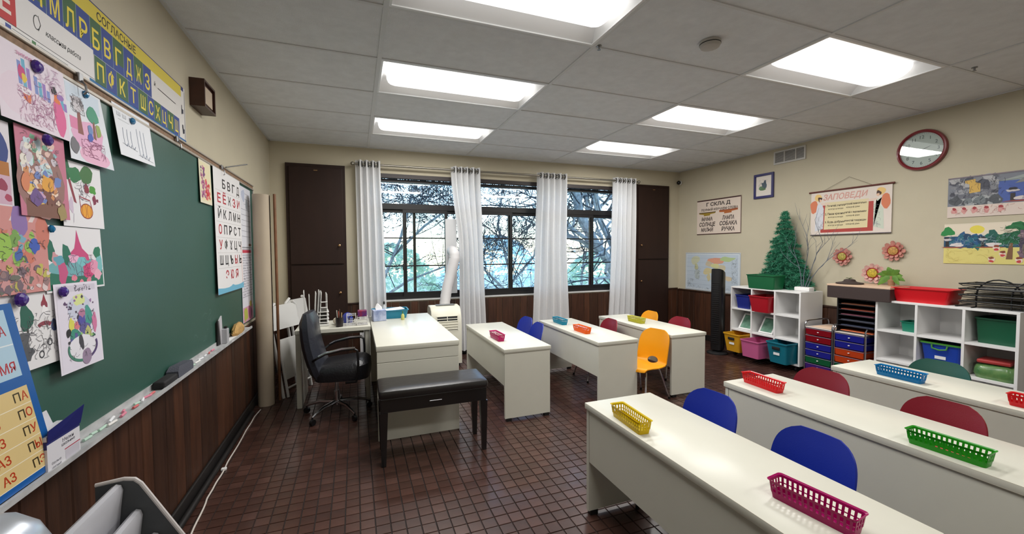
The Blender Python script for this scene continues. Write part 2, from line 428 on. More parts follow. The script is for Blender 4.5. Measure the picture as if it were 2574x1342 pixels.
# ---- student desks
glide_m = M('black_glide', (18, 17, 17), .5)
def make_desk():
    t = thing('student_desk', '', 'desk', (0,0,0), 0, 'low white student desks')
    MB().rbox(-.205, .205, -.605, .605, .55, .58, .003).build('tabletop', desk_m, t, True)
    MB().box(-.2045, -.2025+.0, -.6, .6, .5505, .5795).build('edge_band', deskedge_m, t)
    for s_ in (-1, 1):
        p = MB().rbox(-.198, .198, s_*.598-(.022 if s_ > 0 else 0), s_*.598+(.022 if s_ < 0 else 0), .022, .5495, .0015, 1).build('end_panel', desk_m, t)
        for x in (-.165, .165): MB().box(x-.022, x+.022, s_*.588-.014, s_*.588+.014, 0, .024).build('foot_glide', glide_m, p)
    MB().rbox(-.196, -.178, -.575, .575, .28, .5495, .0015, 1).build('modesty_panel', desk_m, t)
    MB().box(-.18, .18, -.575, .575, .41, .42).build('book_shelf', desk_m, t)
    return t
dk = make_desk()
desks = [(2.165, 3.63, 'white student desk right of the teacher desk with one pink basket'),
         (2.985, 3.565, 'white student desk carrying a teal and an orange basket'),
         (3.765, 3.57, 'white student desk in the far row nearest the right curtain'),
         (2.17, 1.212, 'white student desk in the foreground with yellow and magenta baskets'),
         (3.11, 1.207, 'white student desk in the near rows with red and green baskets'),
         (4.045, 1.19, 'white student desk in the near rows closest to the cube shelves, blue basket on top')]
for k, (x, y, lab) in enumerate(desks):
    if k == 0: dk.location = (x, y, 0); dk['label'] = lab
    else: dup(dk, (x, y, 0), 0, lab)

# ---- school chairs
def chair_shell_mesh(name, mat):
    prof = [(-.185,.285),(-.18,.305),(-.16,.315),(-.10,.312),(-.02,.303),(.06,.298),(.105,.303),(.135,.325),(.15,.36),(.158,.40),(.168,.45),(.18,.50),(.193,.55),(.204,.59),(.21,.615)]
    # resample
    pts = [Vector((p[0], p[1])) for p in prof]; L = [0]
    for a, b_ in zip(pts, pts[1:]): L.append(L[-1] + (b_-a).length)
    m, n = 46, 24
    def at(s_):
        for k in range(len(L)-1):
            if s_ <= L[k+1]+1e-9:
                t = (s_-L[k])/(L[k+1]-L[k]); return pts[k].lerp(pts[k+1], t)
        return pts[-1]
    bm = bmesh.new(); G = []
    for i in range(m+1):
        s_ = i/m; p = at(s_*L[-1]); row = []
        if s_ < .12: hw = .15 + .018*math.sqrt(max(0, 1-((.12-s_)/.12)**2))
        elif s_ < .45: hw = .168 - .012*max(0, (s_-.3)/.15)
        elif s_ < .62: hw = .156 + .004*(s_-.45)/.17
        else: hw = .160*(max(0, 1-((s_-.62)/.397)**5.5))**.5
        for j in range(n+1):
            v = -1 + 2*j/n
            back = min(1, max(0, (s_-.45)/.15))
            row.append(bm.verts.new((p.x - back*.034*v*v*(hw/.16)**2, v*hw, p.y + (1-back)*.014*v*v)))
        G.append(row)
    cs, hr = .548, .056
    for i in range(m):
        for j in range(n):
            sc = (i+.5)/m; yv = (G[i][j].co.y + G[i+1][j+1].co.y)/2
            if ((sc-cs)*L[-1]/.034)**2 + (yv/hr)**2 < 1: continue
            bm.faces.new((G[i][j], G[i][j+1], G[i+1][j+1], G[i+1][j]))
    loose = [v for v in bm.verts if not v.link_faces]
    for v in loose: bm.verts.remove(v)
    for i in range(m+1):          # round the rim of the hole
        for j in range(n+1):
            v = G[i][j]
            if not v.is_valid or not v.is_boundary: continue
            a, b_ = (i/m-cs)*L[-1]/.034, v.co.y/hr
            d = math.hypot(a, b_)
            if .5 < d < 1.6 and abs(i/m-cs) < .12:
                p = at((cs + a/d*.034/L[-1])*L[-1]); yy = b_/d*hr; vv = yy/.158
                back = min(1, max(0, (i/m-.45)/.15)); v.co = (p.x - back*.034*vv*vv, yy, p.y + (1-back)*.014*vv*vv)
    bmesh.ops.recalc_face_normals(bm, faces=bm.faces)
    bmesh.ops.solidify(bm, geom=bm.faces[:], thickness=.008)
    b = MB(); b.bm(bm)
    return b.mesh(name, mat, True)
leg_b = {}
def make_chair(mat):
    t = thing('school_chair', '', 'chair', (0,0,0), 0, 'moulded plastic school chairs')
    obj('seat_shell', chair_shell_mesh('seat_shell', mat), t)
    for sx, tx in ((-.10, -.175), (.075, .17)):
        for s_ in (-1, 1):
            b = MB().tube([(sx*.3, s_*.09, .288), (sx, s_*.10, .284), (sx*1.08, s_*.112, .27), (tx, s_*.155, .012)], .0085, 8)
            l = b.build('leg', chrome_m, t, True)
            MB().cyl((tx, s_*.155, 0), (tx, s_*.155, .022), .011, 10).build('foot_cap', glide_m, l, True)
    return t
blue_m = M('blue_shell', (14, 40, 150), .38, bump=.06, bscale=300)
burg_m = M('burgundy_shell', (132, 14, 36), .38, bump=.06, bscale=300)
yell_m = M('yellow_shell', (240, 160, 14), .36, bump=.06, bscale=300)
green_m = M('green_shell', (22, 78, 66), .4, bump=.06, bscale=300)
chairs = {'b': (blue_m, [((2.475, 4.215), .08, 'blue school chair at the desk beside the teacher desk, the one nearer the windows'), ((2.44, 3.85), -.05, 'blue school chair at the desk beside the teacher desk, the one nearer the viewer'),
                         ((2.425, 1.60), .06, 'blue school chair at the foreground desk, behind its yellow basket'), ((2.425, 1.09), .03, 'blue school chair at the foreground desk, behind its magenta basket')]),
          'r': (burg_m, [((3.26, 3.77), -.04, 'burgundy school chair at the desk with the orange basket'), ((4.04, 3.56), .05, 'burgundy school chair at the far right desk near the tower fan'),
                         ((3.365, 1.655), .04, 'burgundy school chair behind the red basket in the near rows'), ((3.365, 1.10), .02, 'burgundy school chair behind the green basket in the near rows')]),
          'y': (yell_m, [((3.33, 3.07), .25, 'yellow school chair seen whole, with round hole and chrome legs, between two desks'), ((4.04, 4.07), -.05, 'yellow school chair back showing behind the far desk below the right cabinet')]),
          'g': (green_m, [((4.29, 1.51), .03, 'dark green school chair behind the blue basket')])}
for key in chairs:
    mat, lst = chairs[key]; proto = None
    for (x, y), rz, lab in lst:
        if proto is None: proto = make_chair(mat); proto.location = (x, y, 0); proto.rotation_euler = (0, 0, rz); proto['label'] = lab
        else: dup(proto, (x, y, 0), rz, lab)

# ---- teacher desk
t = thing('teacher_desk', 'large white teacher desk with a reflective top and closed end panel', 'desk', (1.305, 3.78, 0))
MB().rbox(-.30, .30, -.74, .74, .648, .685, .003).build('desktop', desk_m, t, True)
MB().rbox(-.296, .296, -.735, -.715, .565, .647, .002, 1).build('apron', desk_m, t)
MB().rbox(-.296, .296, -.735, -.713, .0, .562, .002, 1).build('end_panel', desk_m, t)
MB().rbox(-.296, .296, .713, .735, .0, .647, .002, 1).build('end_panel', desk_m, t)
MB().rbox(.272, .292, -.712, .712, .12, .647, .002, 1).build('modesty_panel', desk_m, t)
# ---- side table joined at the left
t = thing('side_table', 'narrow white side table left of the teacher desk holding desk organizers', 'table', (.69, 4.18, 0))
MB().rbox(-.31, .31, -.24, .24, .645, .68, .003).build('tabletop', desk_m, t)
MB().rbox(-.305, -.265, -.235, .235, 0, .645, .002, 1).build('end_panel', desk_m, t)
for y in (-.19, .19): MB().rbox(.26, .30, y-.03, y+.03, 0, .645, .003, 1).build('leg', desk_m, t)
MB().rbox(-.24, .255, .17, .19, .55, .645, .002, 1).build('apron', desk_m, t)

# ---- black piano bench
t = thing('piano_bench', 'black padded piano bench in front of the teacher desk', 'bench', (1.355, 2.80, 0), -.015)
bl = M('black_lacquer', (20, 18, 19), .28, coat=.4)
b = MB(); rings = []
for z, e in ((.435, 0), (.44, .004), (.468, .006), (.482, .0), (.489, -.02), (.491, -.06)): rings.append(rrect(.70+2*e, .30+2*e, .02+max(0, -e*.5), z, 4))
b.loft(rings); b.build('seat_cushion', M('bench_vinyl', (34, 31, 31), .3, bump=.12, bscale=25), t, True)
MB().rbox(-.345, .345, -.145, .145, .345, .434, .004).build('seat_box', bl, t)
MB().rbox(-.04, .04, -.1475, -.145, .386, .391, .001, 1).build('keyhole_plate', steel_m, t)
for sx in (-1, 1):
    for sy in (-1, 1):
        x, y = sx*.325, sy*.125
        MB().loft([[(x-.025, y-.022, .345), (x+.025, y-.022, .345), (x+.025, y+.022, .345), (x-.025, y+.022, .345)], [(x-.014+sx*.004, y-.013, 0), (x+.014+sx*.004, y-.013, 0), (x+.014+sx*.004, y+.013, 0), (x-.014+sx*.004, y+.013, 0)]]).build('leg', bl, t)

# ---- office chair, facing right towards the teacher desk
t = thing('office_chair', 'black leather office chair on a chrome five-star base', 'chair', (.695, 3.72, 0), -.12)
b = MB(); rings = []
for k in range(9):                       # back: padded slab leaning to the left
    s_ = k/8; z = .325 + .54*s_; x = -.075 - .105*s_ - .03*math.sin(s_*PI); w = .19*(1-.10*s_**3) ; th = .052*(1-.2*s_)
    if k == 0: w *= .9; th *= .7
    if k == 8: w *= .82; th *= .55
    rings.append([(x+dx, y, z + .02*dx) for dx, y in ((-th,-w+.03),(-th*.4,-w),(th*.5,-w),(th,-w+.035),(th*1.15,0),(th,w-.035),(th*.5,w),(-th*.4,w),(-th,w-.03),(-th*1.0,0))])
b.loft(rings); bk = b.build('backrest', M('office_leather', (44, 46, 54), .3, bump=.2, bscale=45), t, True)
b = MB(); rings = []
for z, e in ((.315, -.03), (.325, -.005), (.37, .0), (.425, -.005), (.46, -.035), (.47, -.08)): rings.append([(p[0]+.08, p[1], p[2] + (.018*(p[0]/.2) if z > .4 else 0)) for p in rrect(.42+2*e, .40+2*e, .09, z, 5)])
b.loft(rings); b.build('seat_cushion', blackl_m, t, True)
for s_ in (-1, 1):
    y = s_*.235
    a = MB().tube([(-.12, y*.8, .50), (-.08, y, .53), (-.02, y, .56), (.10, y, .585), (.19, y, .59), (.215, y, .575), (.22, y, .52), (.22, y, .38), (.20, y, .325), (.12, y*.8, .31)], .0095, 8).build('armrest', blackp_m, t, True)
    MB().tube([(-.07, y, .543), (-.02, y, .567), (.10, y, .593), (.20, y, .597)], [.009, .011, .011, .009], 8).build('arm_pad', chrome_m, a, True)
MB().tube([(.02,0,.08), (.02,0,.20), (.02,0,.20), (.02,0,.30)], [.024, .024, .014, .014], 12).build('gas_post', chrome_m, t, True)
MB().rbox(-.06, .14, -.06, .06, .285, .316, .01).build('tilt_mechanism', blackp_m, t)
for k in range(5):
    a = math.radians(20 + 72*k); c, s_ = math.cos(a), math.sin(a)
    l = MB().tube([(.02+.02*c, .02*s_, .105), (.02+.15*c, .15*s_, .10), (.02+.235*c, .235*s_, .075), (.02+.265*c, .265*s_, .062)], [.017, .015, .011, .008], 8).build('base_leg', chrome_m, t, True)
    px, py = .02+.262*c, .262*s_
    MB().cyl((px-.012*s_, py+.012*c, .024), (px+.012*s_, py-.012*c, .024), .024, 12).cyl((px, py, .03), (px, py, .06), .007, 8).build('caster', blackp_m, l, True)

# ---- rolled paper standing in the corner, with a wooden pole
t = thing('paper_roll', 'tall roll of tan paper standing in the corner by the chalkboard', 'paper roll', (.117, 4.17, 0))
roll_m = M('roll_paper', (178, 163, 142), .6, noise=.06, scale=3)
b = MB(); sp = []
for k in range(100):
    a = k*.25; r = .07 - .0012*k*.25
    sp.append((r*math.cos(a), r*math.sin(a)))
b2 = []
for z in (0, .6, 1.2, 1.86): b2.append([(x, y, z) for x, y in sp])
for r_ in b2: b.v += r_
for i in range(3):
    for k in range(99): b.f.append((i*100+k, i*100+k+1, (i+1)*100+k+1, (i+1)*100+k))
b.build('paper_sheet', roll_m, t, True, fix=False)
tag(MB().tube([(0,0,0), (0,0,1.88)], .012, 10).build('wooden_pole', M('pole_wood', (132, 88, 58), .5, noise=.2, scale=10), None, True, (.208, 4.26, 0)), 'slim brown wooden pole beside the tan paper roll', 'pole')

# ---- white folding chairs leaning behind the side table
def folding_chair(label, loc, rz, lean):
    t = thing('folding_chair', label, 'chair', loc, rz, 'white folding chairs')
    R = Matrix.Rotation(lean, 4, 'Y')
    for s_ in (-1, 1):
        MB().tube([(0, s_*.2, 0), (0, s_*.2, .55), (-.01, s_*.2, .76), (0, s_*.18, .84), (.01, s_*.12, .88)], .014, 8).xf(R).build('side_rail', whitep_m, t, True)
        MB().tube([(.03, s_*.175, 0), (.03, s_*.175, .60)], .012, 8).xf(R).build('rear_leg', whitep_m, t, True)
    b = MB(); b.loft([[(x, y, z) for x, y, z in ((-.012,-.19,.63),(.012,-.19,.63),(.012,.19,.63),(-.012,.19,.63))], [(-.022,-.19,.72),(.0,-.19,.72),(.0,.19,.72),(-.022,.19,.72)], [(-.01,-.17,.86),(.012,-.17,.86),(.012,.17,.86),(-.01,.17,.86)]])
    b.xf(R).build('backrest', whitep_m, t, True)
    MB().rbox(.022, .045, -.17, .17, .16, .54, .01).xf(R).build('seat', whitep_m, t, True)
    MB().tube([(.03,-.175,.08), (.03,.175,.08)], .010, 8).xf(R).build('crossbar', whitep_m, t, True)
    return t
folding_chair('white folding chair leaning nearest the paper roll', (.33, 4.46, .0), -.5, -.16)
folding_chair('white folding chair leaning behind the side table leg', (.37, 4.90, .0), -.4, -.13)

# ---- portable air conditioner
t = thing('air_conditioner', 'white portable air conditioner between the teacher desk and the curtain', 'air conditioner', (1.86, 4.86, 0))
acm = M('ac_plastic', (222, 219, 202), .4)
prof = [(-.15,.04),(-.15,.50),(-.135,.60),(-.10,.67),(-.05,.705),(.05,.715),(.13,.705),(.165,.67),(.175,.6),(.175,.04)]
b = MB(); rings = []
for x, e in ((-.175, .012), (-.165, .0), (.165, .0), (.175, .012)):
    rings.append([(x, y*(1-e*3), z*(1-e) ) for y, z in prof])
b.loft(rings); b.build('body', acm, t, True)
g = MB()
dirv = Vector((0, .3, 1)).normalized(); 
def gp(u_, z_): # point on the sloped upper front
    y = -.15 if z_ < .5 else -.15 + (z_-.5)*.15
    return (u_, y, z_)
MB().hexa([(-.11,-.151,.44),(.125,-.151,.44),(.125,-.13,.44),(-.11,-.13,.44),(-.11,-.139,.60),(.125,-.139,.60),(.125,-.11,.60),(-.11,-.11,.60)]).build('outlet', M('ac_dark', (40, 42, 44), .5), t)
for k in range(6):
    z = .445 + .030*k; y = -.158 if z < .5 else -.158 + (z-.5)*.14
    MB().rbox(-.115, .13, y, y+.01, z, z+.008, .002, 1).build('louver', acm, t)
for x in (-.118, .006, .128): MB().hexa([(x-.004,-.158,.435),(x+.004,-.158,.435),(x+.004,-.14,.435),(x-.004,-.14,.435),(x-.004,-.144,.605),(x+.004,-.144,.605),(x+.004,-.12,.605),(x-.004,-.12,.605)]).build('grille_bar', acm, t)
MB().rbox(-.10, .12, -.03, .05, .712, .722, .003).build('control_panel', M('ac_grey', (120, 122, 122), .4), t)
MB().cyl((.005,-.155,.36), (.005,-.148,.36), .007, 10).build('indicator', blackp_m, t)
for x in (-.14, .14):
    for y in (-.11, .13): MB().cyl((x-.012, y, .022), (x+.012, y, .022), .022, 12).cyl((x, y, .03), (x, y, .05), .008, 8).build('caster', blackp_m, t, True)
duct = thing('exhaust_duct', 'pale grey air conditioner duct curving up to the window', 'duct', (1.90, 5.065, .66))
path = [(0,0,0), (.02,.01,.12), (.05,.025,.26), (.09,.035,.40), (.125,.035,.52), (.145,.035,.60), (.148,.045,.655), (.145,.09,.69), (.145,.20,.70)]
P2 = []
for k in range(len(path)-1):
    for q in range(6): P2.append(tuple(Vector(path[k]).lerp(Vector(path[k+1]), q/6)))
P2.append(path[-1])
MB().tube(P2, [.066 if k % 2 else .063 for k in range(len(P2))], 18).build('hose', M('duct_grey', (205, 203, 204), .5), duct, True)
tag(MB().rbox(1.985, 2.135, 5.345, 5.362, .80, 1.775, .004).build('window_vent_panel', M('vent_panel', (205, 205, 206), .5)), 'pale grey vertical panel in the window gap above the duct', 'panel')

# ---- tower fan
t = thing('tower_fan', 'tall black tower fan standing left of the white cube shelf', 'fan', (5.30, 4.06, 0), .35)
MB().lathe([(.13,0),(.13,.012),(.11,.024),(.04,.034),(.03,.05)], n=24).build('base', blackp_m, t, True)
b = MB(); rings = [rrect(.14, .14, .045, .05), rrect(.15, .15, .05, .09), rrect(.15, .15, .05, 1.02)]
rings.append([(p[0]*.98, p[1]*.98, 1.09 + (-.07)*(p[0]/.15 + .5) + .02) for p in rrect(.15, .15, .05, 0)])
b.loft(rings); b.build('tower_body', M('fan_black', (20, 20, 22), .35), t, True)
for k in range(30): MB().box(-.083, -.0755, -.045, .045, .14+.027*k, .148+.027*k).build('grille_slat', M('fan_slat', (30, 30, 33), .3), t)

# ---- white cube shelves on casters
def make_cubes():
    t = thing('cube_shelf', '', 'shelf', (0,0,0), 0, 'white cube shelves')
    D, Wd, Hh, z0, th = .18, .4475, .885, .065, .009
    for y in (-Wd+th, -Wd/3, Wd/3, Wd-th): MB().rbox(-D, D-.006, y-th, y+th, z0+.018 if abs(y) < .3 else z0, Hh-.018 if abs(y) < .3 else Hh-.018, .001, 1).build('upright_panel', white_m, t)
    MB().rbox(-D, D, -Wd, Wd, Hh-.018, Hh, .0015, 1).build('top_panel', white_m, t)
    ys_ = [-Wd+2*th, -Wd/3-th, -Wd/3+th, Wd/3-th, Wd/3+th, Wd-2*th]
    for z in (z0, .325, .595):
        for k in range(3): MB().box(-D+.002, D-.006, ys_[2*k], ys_[2*k+1], z, z+.018).build('shelf_board', white_m, t)
    MB().box(D-.006, D, -Wd, Wd, z0, Hh-.018).build('back_panel', white_m, t)
    for x in (-D+.04, D-.04):
        for y in (-Wd+.05, Wd-.05):
            MB().cyl((x, y-.012, .027), (x, y+.012, .027), .027, 12).rbox(x-.02, x+.02, y-.02, y+.02, .05, .065, .002, 1).build('caster', blackp_m, t, True)
    return t
cs = make_cubes(); cs.location = (5.583, 3.51, 0); cs['label'] = 'white cube shelf on casters below the small green tree'
dup(cs, (5.583, 1.925, 0), 0, 'white cube shelf at the right edge below the red bin and wire trays')

# ---- bins
def bin_(name, label, mat, cx, cy, z, w, d, h, taper=.82, rim=.008, handle=False, group=None, rz=0, sticker=None, inner=None):
    t = thing(name, label, 'bin', (cx, cy, z), rz, group); th = .003; r = .02
    b = MB(); b.loft([rrect(w*taper, d*taper, r, 0), rrect(w, d, r, h*.93), rrect(w+2*rim, d+2*rim, r+rim*.5, h*.94), rrect(w+2*rim, d+2*rim, r+rim*.5, h),
        rrect(w-2*th, d-2*th, r, h), rrect(w*taper-2*th, d*taper-2*th, r, th)])
    b.build('shell', mat, t, True)
    if handle:
        xx = -w/2*(1-.10*(1-taper)) - .004
        MB().rbox(xx-.004, xx+.004, -.045, .045, h*.66, h*.80, .008).build('handle_slot', M('slot_shadow', (26, 24, 26), .6), t, True)
    if sticker:
        xx = -w/2*(1-.5*(1-taper)) - .003
        MB().box(xx-.0015, xx+.0005, -.035, .035, h*.40, h*.52).build('sticker', sticker, t)
    return t
stick_m = M('sticker_white', (225, 225, 225), .5)
bcol = lambda n, c: M('bin_' + n, c, .38)
CELL = (.083, .343, .613, .885)
bin_('storage_bin', 'dark blue plastic bin in the top left cell of the cube shelf', bcol('blue', (30, 42, 125)), 5.545, 3.80, .613, .26, .20, .17, .86)
bin_('storage_bin', 'red plastic bin in the top middle cell of the cube shelf', bcol('red', (165, 18, 34)), 5.475, 3.51, .613, .30, .255, .19, .84)
bin_('storage_bin', 'mustard yellow bin pulled out of the bottom left cell', bcol('mustard', (205, 150, 30)), 5.41, 3.80, .083, .34, .235, .225, .82, handle=True, sticker=stick_m)
bin_('storage_bin', 'pink plastic bin pulled out of the bottom middle cell', bcol('pink', (190, 92, 138)), 5.36, 3.51, .083, .34, .235, .20, .9, handle=False)
bin_('storage_bin', 'teal plastic bin in the bottom right cell with white sticker', bcol('teal', (14, 110, 130)), 5.41, 3.215, .083, .34, .235, .235, .82, handle=True, sticker=stick_m)
bin_('storage_bin', 'green plastic bin on top of the cube shelf before the tree', bcol('green', (16, 92, 54)), 5.485, 3.54, .885, .19, .37, .165, .9)
bin_('storage_bin', 'shallow red bin on top of the right cube shelf', bcol('brightred', (200, 14, 28)), 5.555, 2.075, .885, .24, .40, .125, .86)
bin_('storage_bin', 'small green tub in the upper left cell of the right shelf', bcol('emerald', (20, 120, 95)), 5.56, 2.15, .613, .16, .14, .09, .9)
bin_('storage_bin', 'large dark green bin in the upper right cell of the right shelf', bcol('forest', (20, 84, 58)), 5.61, 1.615, .613, .28, .24, .20, .92)
t = bin_('storage_bin', 'bright blue bin with a green rim in the right shelf', bcol('royal', (26, 66, 170)), 5.585, 1.925, .343, .30, .25, .215, .84, handle=False, sticker=stick_m)
MB().loft([rrect(.322, .272, .025, .208), rrect(.322, .272, .025, .222), rrect(.29, .24, .02, .222), rrect(.29, .24, .02, .208)], False, False, True).build('rim', bcol('rimgreen', (70, 140, 50)), t, True)
MB().tube([(-.158, -.05, .205), (-.162, -.045, .175), (-.164, 0, .165), (-.162, .045, .175), (-.158, .05, .205)], .006, 8).build('handle', bcol('rimgreen', (70, 140, 50)), t, True)

# ---- picture frames leaning in the middle row
for cy, lab in ((3.80, 'white picture frame leaning in the middle left cell'), (3.52, 'white picture frame leaning in the middle cell of the cube shelf')):
    t = thing('picture_frame', lab, 'picture frame', (5.47, cy, .345), 0, 'picture frames in the cube shelf')
    R = Matrix.Rotation(math.radians(32), 4, 'Y')
    b = MB()
    for (y0, y1, z0, z1) in ((-.09,.09,0,.018),(-.09,.09,.20,.218),(-.09,-.072,.018,.20),(.072,.09,.018,.20)): b.box(-.008, .006, y0, y1, z0, z1)
    b.xf(R).build('frame', white_m, t)
    MB().box(-.004, .004, -.072, .072, .018, .20).xf(R).build('picture', M('frame_picture', (120, 160, 140), .25, col2=(70, 110, 90), scale=12), t)
# ================================================================== SMALLER THINGS
# ---- slotted plastic baskets on the student desks
def make_basket(mat):
    t = thing('pencil_basket', '', 'basket', (0,0,0), 0, 'slotted plastic baskets')
    Wb, Lb, Hb, tp = .066, .232, .056, .80
    ring = lambda s_, z: rrect(Wb*(tp+(1-tp)*s_), Lb*(.93+.07*s_), .01, z, 3)
    MB().loft([ring(0,0), ring(.36,.020), [(p[0]*.95, p[1]*.985, p[2]) for p in ring(.36,.020)], [(p[0]*.95, p[1]*.985, .002) for p in ring(0,0)]]).build('tray', mat, t, True)
    MB().loft([ring(.84,.047), ring(1,.0535), [(p[0]*1.13, p[1]*1.035, Hb) for p in ring(1,0)], [(p[0]*1.13, p[1]*1.035, Hb+.0015) for p in ring(1,0)], [(p[0]*.955, p[1]*.985, .0545) for p in ring(1,0)], [(p[0]*.955, p[1]*.985, .047) for p in ring(.84,0)]], False, False, True).build('rim', mat, t, True)
    b = MB()
    def slat(p0, p1, n_, w):
        p0, p1, n_ = Vector(p0), Vector(p1), Vector(n_); tq = Vector((-n_.y, n_.x, 0))*w; th = n_*.0018
        b.hexa([p0-tq, p0+tq, p0+tq+th, p0-tq+th, p1-tq, p1+tq, p1+tq+th, p1-tq+th])
    x0, x1 = Wb*(tp+(1-tp)*.33)/2, Wb*(tp+(1-tp)*.86)/2
    n = 15
    for k in range(n):
        y = -Lb/2*.89 + Lb*.89*k/(n-1)
        for s_ in (-1, 1): slat((s_*x0-s_*.0016, y, .018), (s_*x1-s_*.0016, y*1.03, .049), (s_, 0, 0), .0034)
    for s_ in (-1, 1):
        for x in (-.02, -.007, .007, .02): slat((x, s_*(Lb*(.93+.07*.33)/2-.0016), .018), (x*1.1, s_*(Lb*(.93+.07*.86)/2-.0016), .049), (0, s_, 0), .0032)
    # middle band
    b.loft([ring(.53,.030), ring(.58,.033), [(p[0]*.955, p[1]*.985, .033) for p in ring(.58,0)], [(p[0]*.955, p[1]*.985, .030) for p in ring(.53,0)]], False, False, True)
    b.build('lattice', mat, t)
    return t
BK = {'pink': (200, 24, 112), 'teal': (12, 150, 180), 'orange': (240, 110, 6), 'lime': (205, 200, 60), 'yellow': (222, 196, 14), 'magenta': (178, 12, 104), 'red': (226, 36, 42), 'green': (44, 160, 30), 'blue': (10, 130, 190)}
def bmat(n): return M('basket_' + n, BK[n], .25, translucent=.35, spec=.5)
DZ = .58
for n, x, y, rz, lab in (('pink', 2.035, 3.42, .03, 'small pink basket on the desk beside the teacher desk'), ('teal', 2.905, 3.90, .02, 'teal basket on the middle far desk'),
        ('orange', 2.885, 3.41, .03, 'orange basket on the middle far desk'), ('lime', 3.70, 3.655, .04, 'pale yellow basket on the far right desk'),
        ('yellow', 2.018, 1.512, -.08, 'yellow slotted basket on the foreground desk corner'), ('magenta', 2.132, .795, .12, 'magenta slotted basket on the foreground desk, nearest the viewer'),
        ('red', 3.023, 1.652, -.06, 'red slotted basket on the second near desk'), ('green', 2.972, .85, .03, 'green slotted basket holding pencils'),
        ('blue', 3.922, 1.46, -.03, 'blue slotted basket on the desk nearest the cube shelves'), ('red', 3.93, .905, .02, 'red basket cut by the right edge of the photo')):
    t = make_basket(bmat(n)); t.location = (x, y, DZ); t.rotation_euler = (0, 0, rz); t['label'] = lab
    if n == 'green': gb = t
pm = [M('pencil_orange', (210, 120, 30), .5), M('pencil_red', (190, 40, 40), .5), M('pencil_dark', (40, 60, 40), .5)]
for k, (dx, dy, a) in enumerate(((-.006, -.04, .05), (.008, -.03, -.06), (.0, -.045, .0))):
    tag(MB().tube([(-.0, -.055, 0), (0, .05, 0), (0, .06, 0)], [.0036, .0036, .0008], 6).build('pencil', pm[k], None, False, (2.972+dx, .85+dy+.02, DZ+.0065), (0, 0, a)), ('orange', 'red', 'dark green')[k] + ' pencil inside the green basket', 'pencil', 'pencils in the green basket')

# ---- drawer carts
DC = {'r': (122, 14, 26), 'b': (28, 32, 130), 'g': (14, 84, 50), 'p': (62, 28, 110), 'o': (176, 60, 24), 'y': (190, 150, 30)}
def cart(label, cy, seq, papers):
    t = thing('drawer_cart', label, 'drawer cart', (5.585, cy, 0), 0, 'rolling drawer carts')
    w, d = .135, .19
    for s_ in (-1, 1):
        MB().tube([(-d, s_*w, .03), (-d, s_*w, .50), (-d-.004, s_*w, .555), (-d+.02, s_*w, .585), (-d+.05, s_*w, .592), (.08, s_*w, .592), (d-.02, s_*w, .585), (d, s_*w, .55), (d, s_*w, .03)], .008, 8).build('side_frame', chrome_m, t, True)
        for k in range(len(seq)): MB().box(-d, d, s_*w-.004, s_*w+.004, .516-.075*(k+1)+.066, .516-.075*(k+1)+.070).build('runner', steel_m, t)
    MB().rbox(-d-.006, d, -w+.006, w-.006, .52, .53, .003).build('top_tray', M('cart_top', (206, 196, 188), .4), t)
    for k, c in enumerate(seq):
        z1 = .516 - .075*k; z0 = z1 - .066
        dr = MB().loft([[(-d-.004,-w+.014,z0),(d-.02,-w+.014,z0),(d-.02,w-.014,z0),(-d-.004,w-.014,z0)], [(-d-.008,-w+.009,z1),(d-.02,-w+.009,z1),(d-.02,w-.009,z1),(-d-.008,w-.009,z1)]]).build('drawer', M('drawer_' + c, DC[c], .22), t)
        MB().ball((-d-.010, 0, (z0+z1)/2), .009, (.8, 1, .6), 10, 6).build('knob', M('knob_white', (225, 222, 225), .3), dr, True)
        MB().box(-d-.010, -d-.004, -w+.008, w-.008, z1-.004, z1).build('lip', M('drawer_lip', (150, 140, 160), .3), dr)
    for x in (-d, d):
        for s_ in (-1, 1): MB().cyl((x, s_*w-.008, .02), (x, s_*w+.008, .02), .02, 12).build('caster', blackp_m, t, True)
    return t
cart('rolling drawer cart with red drawers on top, left of the pair', 2.865, 'rrbbgp', 0)
cart('rolling drawer cart with two blue drawers above orange ones, carrying the black sorter', 2.575, 'bboogp', 0)
for k, (c, rz, dx) in enumerate((((214, 208, 204), .1, 0), ((226, 196, 170), -.05, -.02))):
    tag(MB().box(-.13, .13, -.10, .10, 0, .0015).build('paper_sheet', M('loose_paper_%d' % k, c, .7), None, False, (5.57+dx, 2.86, .530+.0017*k), (0, 0, rz)), ('grey white', 'peach')[k] + ' loose sheet on the left drawer cart', 'paper')
